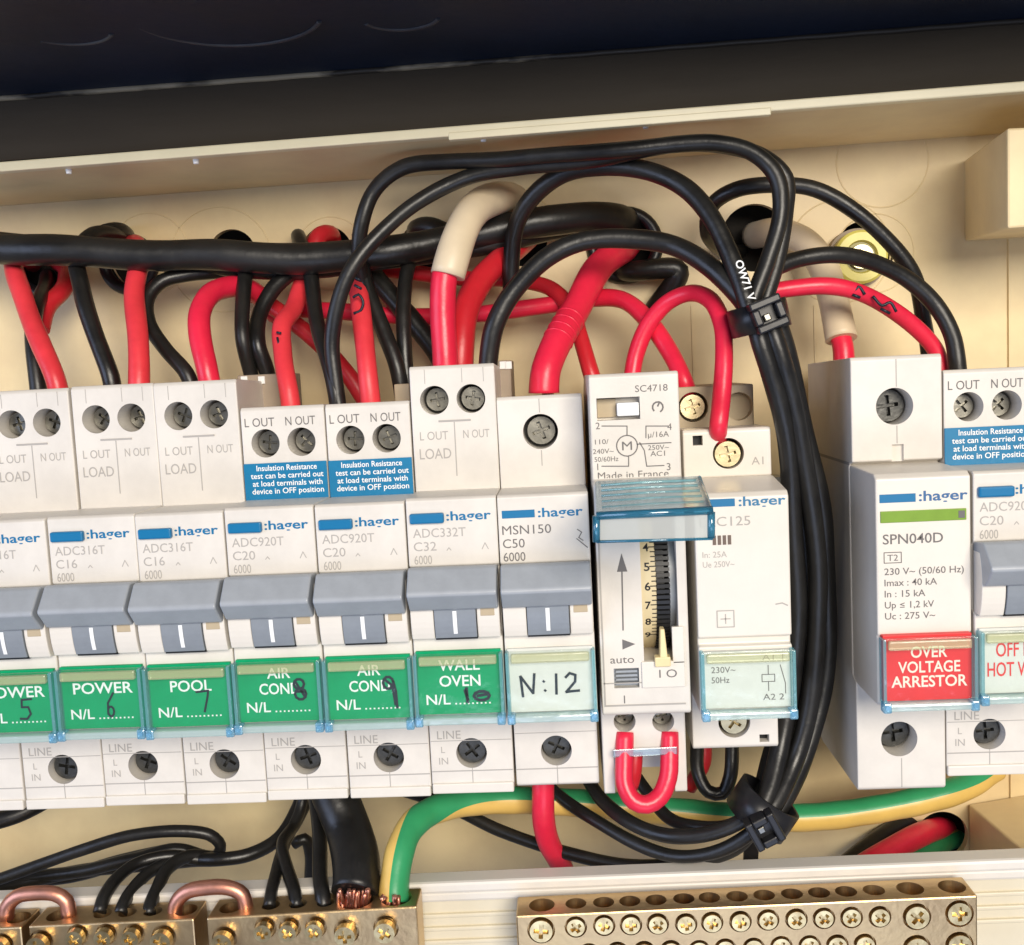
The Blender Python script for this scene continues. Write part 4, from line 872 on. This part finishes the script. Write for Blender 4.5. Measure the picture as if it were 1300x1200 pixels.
# crease rings, pen marks
creasepath, cr = PATHS['thickest red cable with crease rings above the N:12 breaker']
big = [o for o in bpy.data.objects if o.get('label') == 'thickest red cable with crease rings above the N:12 breaker'][0]
cb = MB(); n = len(creasepath)
for f in (0.70, 0.735, 0.77, 0.80):
    i = int(f*n); cb.ring(creasepath[i], (creasepath[i+1]-creasepath[i-1]), cr*0.97, 0.26, n=24, k=6)
cb.build('crease', M['pvcred'], big, tuple(big.location/MM))
sb = MB()
for i in range(7):
    a = at(686+i*2.2, 488, 25-random.uniform(1, 3)); b = at(689+i*2.4+random.uniform(-2, 2), 506, 24); sb.tube([a, (a+b)/2+Vector((0.2, -0.3, 0)), b], 0.28, 6)
sb.build('copper_strand', M['zinc'], big, tuple(big.location/MM))
def pen(o, strokes, y, wd=0.25):
    b = MB()
    for s_ in strokes: b.tube(spline([at(px, py, y) for px, py in s_], 0.5) if len(s_) > 2 else [at(px, py, y) for px, py in s_], wd, 6)
    b.build('pen_mark', M['marker'], o, tuple(o.location/MM))
pen(w5, [[(448, 378), (455, 374), (461, 383), (458, 394), (449, 398)], [(450, 416), (459, 421), (466, 420)], [(450, 352), (458, 356)], [(450, 362), (459, 367)], [(456, 404), (457, 405)]], 30.6, 0.30)
pen(w4, [[(351, 422), (357, 423)], [(352, 428), (356, 448)], [(355, 446), (359, 449)]], 29.0, 0.25)
pen(w6, [[(1076, 362), (1084, 370), (1090, 364), (1098, 374)], [(1082, 374), (1092, 378)], [(1108, 376), (1120, 388), (1130, 384), (1138, 396)], [(1118, 392), (1130, 398)], [(1045, 358), (1060, 360)]], 27.2, 0.32)

# ------------------------------------------------------------------ bundle on the right of the relay
GBU = 'black cables tied in the upright bundle'
bund = [
    ([(958, 395, 12), (966, 430, 11), (984, 490, 12), (998, 560, 14), (1006, 640, 16), (1010, 720, 18), (1010, 800, 20), (1004, 880, 20), (990, 950, 18), (968, 1020, 13), (950, 1045, 12)], 25, 'leftmost cable of the upright black bundle beside the relay'),
    ([(965, 395, 17), (980, 440, 16), (1000, 510, 18), (1012, 580, 20), (1020, 660, 22), (1024, 740, 24), (1022, 820, 26), (1014, 900, 25), (998, 960, 22), (974, 1020, 17), (956, 1050, 16)], 25, 'second cable from the left in the upright bundle'),
    ([(972, 395, 12), (990, 450, 11), (1008, 520, 13), (1024, 600, 15), (1034, 680, 17), (1038, 760, 19), (1036, 830, 20), (1026, 900, 20), (1008, 965, 18), (984, 1020, 13), (962, 1050, 11)], 25, 'front middle cable of the upright bundle'),
    ([(980, 395, 16), (998, 450, 17), (1016, 520, 19), (1034, 600, 21), (1046, 680, 23), (1051, 760, 25), (1049, 830, 26), (1040, 900, 25), (1020, 965, 22), (992, 1020, 17), (968, 1055, 15)], 24, 'outermost right cable of the upright bundle'),
    ([(955, 400, 22), (972, 450, 24), (990, 520, 27), (1004, 600, 29), (1016, 680, 30), (1018, 760, 31), (1012, 840, 31), (1000, 900, 30), (980, 960, 26), (962, 1020, 20)], 24, 'rear cable of the upright bundle nearest the relay side'),
    ([(975, 398, 22), (1000, 470, 25), (1020, 560, 28), (1036, 650, 30), (1044, 750, 32), (1040, 850, 32), (1024, 930, 30), (1000, 990, 25), (978, 1035, 20)], 24, 'rear right cable of the upright bundle'),
]
for p, wd, lb in bund: wire(p, wd, label=lb, group=GBU)
# white text printed along one loop just above the upper tie
pm = MB()
ang = Vector(at(958, 382, 10)-at(940, 330, 13)).normalized()
uz = Vector((0, 1, 0)).cross(ang).normalized()
if uz.x < 0: uz = -uz
loop3 = [o for o in bpy.data.objects if o.get('label') == 'black loop dropping beside the cream sleeve in the middle'][0]
pm.text('OW71 V', at(933, 332, 13.0), 1.5, 8.8, 'L', bold=0.02, ux=ang, uz=uz)
pm.build('lettering', M['white'], loop3, tuple(loop3.location/MM))

def zip_tie(label, cpx, dirpx, y, wpx, dpt, band, tail=None, headoff=(0, 0), head_ang=0.0):
    """nylon tie round a bundle: flat band, ratchet head, optional tail"""
    c = at(cpx[0], cpx[1], y); d = (at(cpx[0]+dirpx[0], cpx[1]+dirpx[1], y)-c).normalized()
    t = thing('cable_tie', label, 'cable tie', c, 'black cable ties on the bundle')
    a = d.cross(Vector((0, 1, 0))).normalized(); bvec = Vector((0, 1, 0)); R = px_r(wpx, y); Dp = dpt
    n = 40; vs = []; fs = []
    for s_ in (-0.5, 0.5):
        for rr in (1.0, 1.16):
            for i in range(n):
                th = 2*math.pi*i/n; ex = math.copysign(abs(math.cos(th))**0.8, math.cos(th)); ey = math.copysign(abs(math.sin(th))**0.8, math.sin(th))
                vs.append(a*(R*rr*ex)+bvec*(Dp*rr*ey)+d*(s_*band))
    for i in range(n):
        j = (i+1) % n
        fs += [(n+i, n+j, 3*n+j, 3*n+i), (i, 2*n+i, 2*n+j, j), (i, j, n+j, n+i), (2*n+i, 3*n+i, 3*n+j, 2*n+j)]
    MB().raw(vs, fs, smooth=True).build('band', M['tie'], t)
    e1 = (a*math.cos(head_ang)+d*math.sin(head_ang)); e2 = (d*math.cos(head_ang)-a*math.sin(head_ang))
    h0 = Vector((0, -Dp*1.1, 0))+a*headoff[0]+d*headoff[1]
    def hp(u, v_, y_): return h0+e1*u+e2*v_+Vector((0, y_, 0))
    hb = MB()
    o, i_ = 3.1, 1.55
    for (u0, u1, v0, v1) in ((-o, o, i_, o), (-o, o, -o, -i_), (-o, -i_, -i_, i_), (i_, o, -i_, i_)):
        hb.hull8([hp(u0, v0, -3.4), hp(u1, v0, -3.4), hp(u1, v1, -3.4), hp(u0, v1, -3.4), hp(u0, v0, 0.8), hp(u1, v0, 0.8), hp(u1, v1, 0.8), hp(u0, v1, 0.8)], 0.35)
    hb.hull8([hp(-i_, -i_, -1.2), hp(i_, -i_, -1.2), hp(i_, i_, -1.2), hp(-i_, i_, -1.2), hp(-i_, -i_, 0.6), hp(i_, -i_, 0.6), hp(i_, i_, 0.6), hp(-i_, i_, 0.6)])
    h = hb.build('head', M['tie'], t)
    MB().hull8([hp(-1.1, -0.2, -2.6), hp(0.2, -0.2, -2.6), hp(0.2, 1.2, -2.6), hp(-1.1, 1.2, -2.6), hp(-1.1, -0.2, -1), hp(0.2, -0.2, -1), hp(0.2, 1.2, -1), hp(-1.1, 1.2, -1)], 0.2).build('pawl', M['steel'], h)
    if tail:
        pts = [at(*p)-c for p in tail]; m_ = MB()
        for q0, q1 in zip(pts[:-1], pts[1:]):
            sx = Vector((1.6, 0, 0)); sy = Vector((0, 0.9, 0)); m_.hull8([q1-sx, q1+sx, q0+sx, q0-sx, q1-sx+sy, q1+sx+sy, q0+sx+sy, q0-sx+sy], 0.1)
        m_.build('tail', M['tie'], t)
zip_tie('black cable tie gripping the bundle top by the red loops', (963, 404), (10, 44), 15, 62, 6.0, 5.6, headoff=(0.3, -0.3), head_ang=-0.15)
zip_tie('lower black cable tie by the green and yellow earth wire', (968, 1026), (-30, 44), 15, 70, 6.2, 6.4, tail=[(956, 1050, 22), (953, 1098, 25)], headoff=(-0.6, 1.4), head_ang=0.5)

# ------------------------------------------------------------------ wires below the breakers
GL = 'black wires below the breakers'
wire([(962, 1028, 12), (935, 1046, 12), (900, 1058, 13), (850, 1060, 16), (800, 1045, 22), (765, 1018, 30), (745, 985, 38)], 19, label='upper of the three black wires leaving the lower tie leftwards', group=GL)
wire([(970, 1040, 11), (948, 1062, 12), (910, 1082, 14), (860, 1086, 18), (800, 1068, 24), (745, 1035, 32), (700, 1000, 40), (690, 985, 44)], 17, label='middle of the three black wires leaving the lower tie leftwards', group=GL)
wire([(960, 1050, 16), (930, 1080, 18), (880, 1095, 22), (800, 1098, 27), (720, 1084, 32), (640, 1056, 37), (570, 1024, 42), (500, 1000, 48)], 17, label='lowest black wire running left towards the green earth wire', group=GL)
wire([(800, 975, 36), (822, 1004, 32), (850, 1038, 25), (880, 1050, 19), (915, 1052, 15), (950, 1040, 13)], 17, label='black wire passing diagonally behind the red bottom loop', group=GL)
wire([(884, 940, 42), (886, 980, 38), (900, 1004, 36), (918, 1006, 36), (928, 985, 36), (929, 940, 38)], 18, label='black loop hanging under the relay', group=GL)
wire([(893, 935, 46), (893, 968, 45), (884, 985, 45), (875, 1000, 46)], 20, 'pvcshaded', 'shaded red stub under the relay', group='red wires below the breakers')
wire([(792, 930, 12), (792, 965, 10), (794, 995, 8.5), (806, 1016, 7.5), (822, 1021, 7.5), (838, 1012, 8), (848, 988, 9), (849, 960, 10.5), (849, 930, 12)], 24, 'pvcred', 'red loop under the time switch', k=18, group='red wires below the breakers')
wire([(806, 930, 17), (806, 960, 15), (804, 985, 14.5), (800, 1000, 15)], 20, 'pvcshaded', 'second red wire behind the red loop under the time switch', group='red wires below the breakers')
wire([(688, 975, 28), (689, 1010, 27), (691, 1040, 28), (698, 1070, 31), (712, 1100, 36), (722, 1130, 42)], 29, 'pvcred', 'red wire falling from the N:12 breaker behind the tray', group='red wires below the breakers', k=18)
# earth wire (half green, half yellow)
def tw(f):
    # direction the green half faces: to the front right where it rises, upwards along the bottom
    return Vector((0.85, -0.15, 0.0)).lerp(Vector((0.0, 0.40, 0.92)), max(0.0, min(1.0, (f-0.06)/0.2)))
wire([(500, 1146, 12), (501, 1120, 14), (508, 1080, 18), (522, 1050, 23), (548, 1030, 29), (590, 1019, 34), (650, 1016, 38), (740, 1020, 41), (850, 1030, 42), (950, 1038, 42), (1040, 1037, 42), (1110, 1028, 42), (1170, 1016, 42), (1222, 1000, 44), (1262, 975, 50)], 36, ['pvcyellow', 'pvcgreen'], 'green and yellow striped earth wire sweeping along the bottom', k=72, split=1, sdir=tw, yref=34, cat='earth wire')
earth = [o for o in bpy.data.objects if o.get('category') == 'earth wire'][0]
def strands(px, py, y, n, spread, parent, length=22, r=0.42):
    b = MB()
    for i in range(n):
        x0 = px+random.uniform(-spread, spread); a = at(x0+random.uniform(-2, 2), py-length*random.uniform(0.7, 1.1), y+random.uniform(-2.2, 2.2)); c = at(x0*0.85+px*0.15+random.uniform(-3, 3), py+6, y+random.uniform(-1.6, 1.6))
        b.tube(spline([a, (a+c)/2+Vector((random.uniform(-0.5, 0.5), random.uniform(-0.5, 0.2), 0)), c], 0.8), r, 6)
    b.build('copper_strand', M['copper'], parent, tuple(parent.location/MM))
strands(498, 1152, 10, 16, 13, earth, 16)
thick = wire([(415, 985, 30), (428, 1015, 28), (442, 1050, 25), (450, 1085, 20), (452, 1122, 14), (450, 1136, 12)], 62, label='thickest black cable dropping into the brass bar, with frayed copper', group=GL, k=26, yref=22)
strands(449, 1152, 10, 26, 19, thick, 22)
a = at(428, 1100, 14.2); b = at(446, 1096, 13.6)
MB().hull8([at(427, 1101, 14.5), at(446, 1099, 13.8), at(444, 1092, 14.0), at(431, 1093, 14.6), at(427, 1101, 15), at(446, 1099, 14.3), at(444, 1092, 14.5), at(431, 1093, 15.1)]).build('tag_mark', M['white'], thick, tuple(thick.location/MM))
GN = 'thin black neutral wires into the brass bars'
wire([(386, 1000, 42), (380, 1030, 40), (362, 1072, 32), (352, 1105, 22), (343, 1138, 13), (341, 1152, 11)], 16, label='thin black wire leftmost of the three in the thick cable bar', group=GN)
wire([(392, 1010, 44), (374, 1045, 38), (360, 1070, 30), (364, 1100, 22), (373, 1136, 13), (376, 1152, 11)], 17, label='thin black wire middle of the three in the thick cable bar', group=GN)
wire([(398, 990, 40), (402, 1030, 34), (405, 1075, 26), (408, 1115, 17), (411, 1140, 12), (412, 1154, 11)], 20, label='thin black wire right of the three in the thick cable bar', group=GN)
wire([(372, 1072, 44), (386, 1066, 44), (393, 1085, 45), (394, 1115, 48)], 15, label='short black hook behind the three thin wires', group=GN)
wire([(392, 985, 46), (378, 1025, 42), (352, 1065, 36), (315, 1086, 31), (280, 1092, 29), (245, 1092, 30), (200, 1096, 32), (120, 1104, 32), (50, 1116, 30), (-60, 1138, 28)], 18, label='long black wire curving from the breakers to the lower left', group=GN)
wire([(245, 1092, 33), (272, 1088, 32), (279, 1074, 31), (266, 1060, 30), (228, 1054, 29), (170, 1060, 28), (110, 1078, 27), (50, 1098, 26), (-60, 1136, 24)], 16, label='black wire doubling back in a hairpin at the lower left', group=GN)
wire([(262, 1090, 34), (220, 1078, 32), (170, 1090, 31), (110, 1106, 30), (50, 1112, 30), (-60, 1128, 30)], 17, label='black wire lying flat inside the hairpin wire', group=GN)
wire([(215, 1080, 35), (150, 1096, 34), (80, 1112, 33), (0, 1120, 32), (-60, 1130, 31)], 20, label='black wire lowest in the lower left flat cluster', group=GN)
wire([(262, 1092, 30), (215, 1086, 28), (176, 1096, 25), (148, 1118, 19), (130, 1146, 13), (126, 1160, 11)], 17, label='left of three wires bending into the left brass bar', group=GN)
wire([(258, 1086, 31), (222, 1090, 28), (192, 1106, 24), (170, 1130, 18), (157, 1150, 13), (152, 1162, 11)], 17, label='middle of three wires bending into the left brass bar', group=GN)
wire([(268, 1088, 32), (240, 1088, 29), (214, 1104, 24), (200, 1128, 18), (190, 1148, 13), (187, 1162, 11)], 18, label='right of three wires bending into the left brass bar', group=GN)
wire([(-30, 1050, 32), (20, 1034, 34), (60, 1014, 38), (90, 995, 44)], 24, label='black cable end slanting up under the leftmost breakers', group=GL)
# copper jumpers
for pts, lb in (([(8, 1166, 10), (10, 1150, 10), (22, 1138, 10), (44, 1134, 10), (70, 1135, 10), (84, 1144, 10), (88, 1164, 10)], 'bare copper jumper at the lower left corner'),
                ([(222, 1166, 10), (224, 1146, 10), (238, 1132, 10), (262, 1127, 10), (290, 1127, 10), (308, 1136, 10), (313, 1158, 10)], 'bare copper jumper bridging the two middle brass bars')):
    wire(pts, 20, 'copper', lb, 'jumper', 'copper jumpers between brass bars', k=14, cat='jumper')
# lower right hole wires
wire([(1200, 1052, 80), (1188, 1052, 66), (1160, 1064, 56), (1120, 1086, 48), (1080, 1112, 42)], 30, 'pvcred', 'red cable leaving the lower right cable hole', group='red wires below the breakers', k=18)
wire([(1215, 1062, 80), (1190, 1075, 64), (1150, 1092, 56), (1110, 1112, 52)], 24, ['pvcgreen', 'pvcyellow'], 'green and yellow cable deep in the lower right hole', split=1, k=16, cat='earth wire')
wire([(1190, 1040, 80), (1160, 1042, 68), (1110, 1070, 60), (1066, 1108, 52)], 26, label='black cable behind the red one at lower right', group=GL)
# grommets around the cable holes
GG = 'black rubber grommets in cable holes'
for px, py, R, lb in ((165, 336, 6.2, 'black grommet in the hole above the POWER 6 breaker'), (58, 340, 6.6, 'black grommet in the leftmost cable hole'), (793, 312, 8.0, 'large black grommet behind the broad black loop')):
    c = at(px, py, YB); o = MB().ring((c.x, YB-0.6, c.z), (0, 1, 0), R, 1.5, n=36, k=10).build('grommet', M['tie'], None, (c.x, YB, c.z)); tag(o, lb, 'grommet', GG)

# ------------------------------------------------------------------ yellow capped screw on the back panel
def panel_screw():
    c = at(1094, 326, 58); t = thing('panel_screw', 'fixing screw in a pale yellow round cap on the back panel', 'screw', c)
    R = px_r(33, 58)*2*1.0
    cap = MB()
    prof = [(R, 4), (R, 0.6), (R-0.6, 0), (R*0.62, 0), (R*0.56, 0.9)]; n = 40
    for (r0, y0), (r1, y1) in zip(prof[:-1], prof[1:]):
        vs = [(r0*math.cos(2*math.pi*i/n), y0, r0*math.sin(2*math.pi*i/n)) for i in range(n)]+[(r1*math.cos(2*math.pi*i/n), y1, r1*math.sin(2*math.pi*i/n)) for i in range(n)]
        cap.raw(vs, [(i, (i+1) % n, n+(i+1) % n, n+i) for i in range(n)], smooth=False)
    cap.build('cap', M['yellow'], t)
    MB().cyl((0, 1.0, 0), (0, 3, 0), R*0.60, n=32).build('recess', mat('screw_recess', (0.12, 0.11, 0.05), 0.4, metal=0.6), t)
    put(SCREW_ZINC, 'screw_head', t, (0, -0.1, 0), 0.2, R*0.48/3.0)
    MB().cyl((0, 3.5, 0), (0, YB-58+0.2, 0), R*1.12, n=36).build('washer', M['rear'], t)
panel_screw()
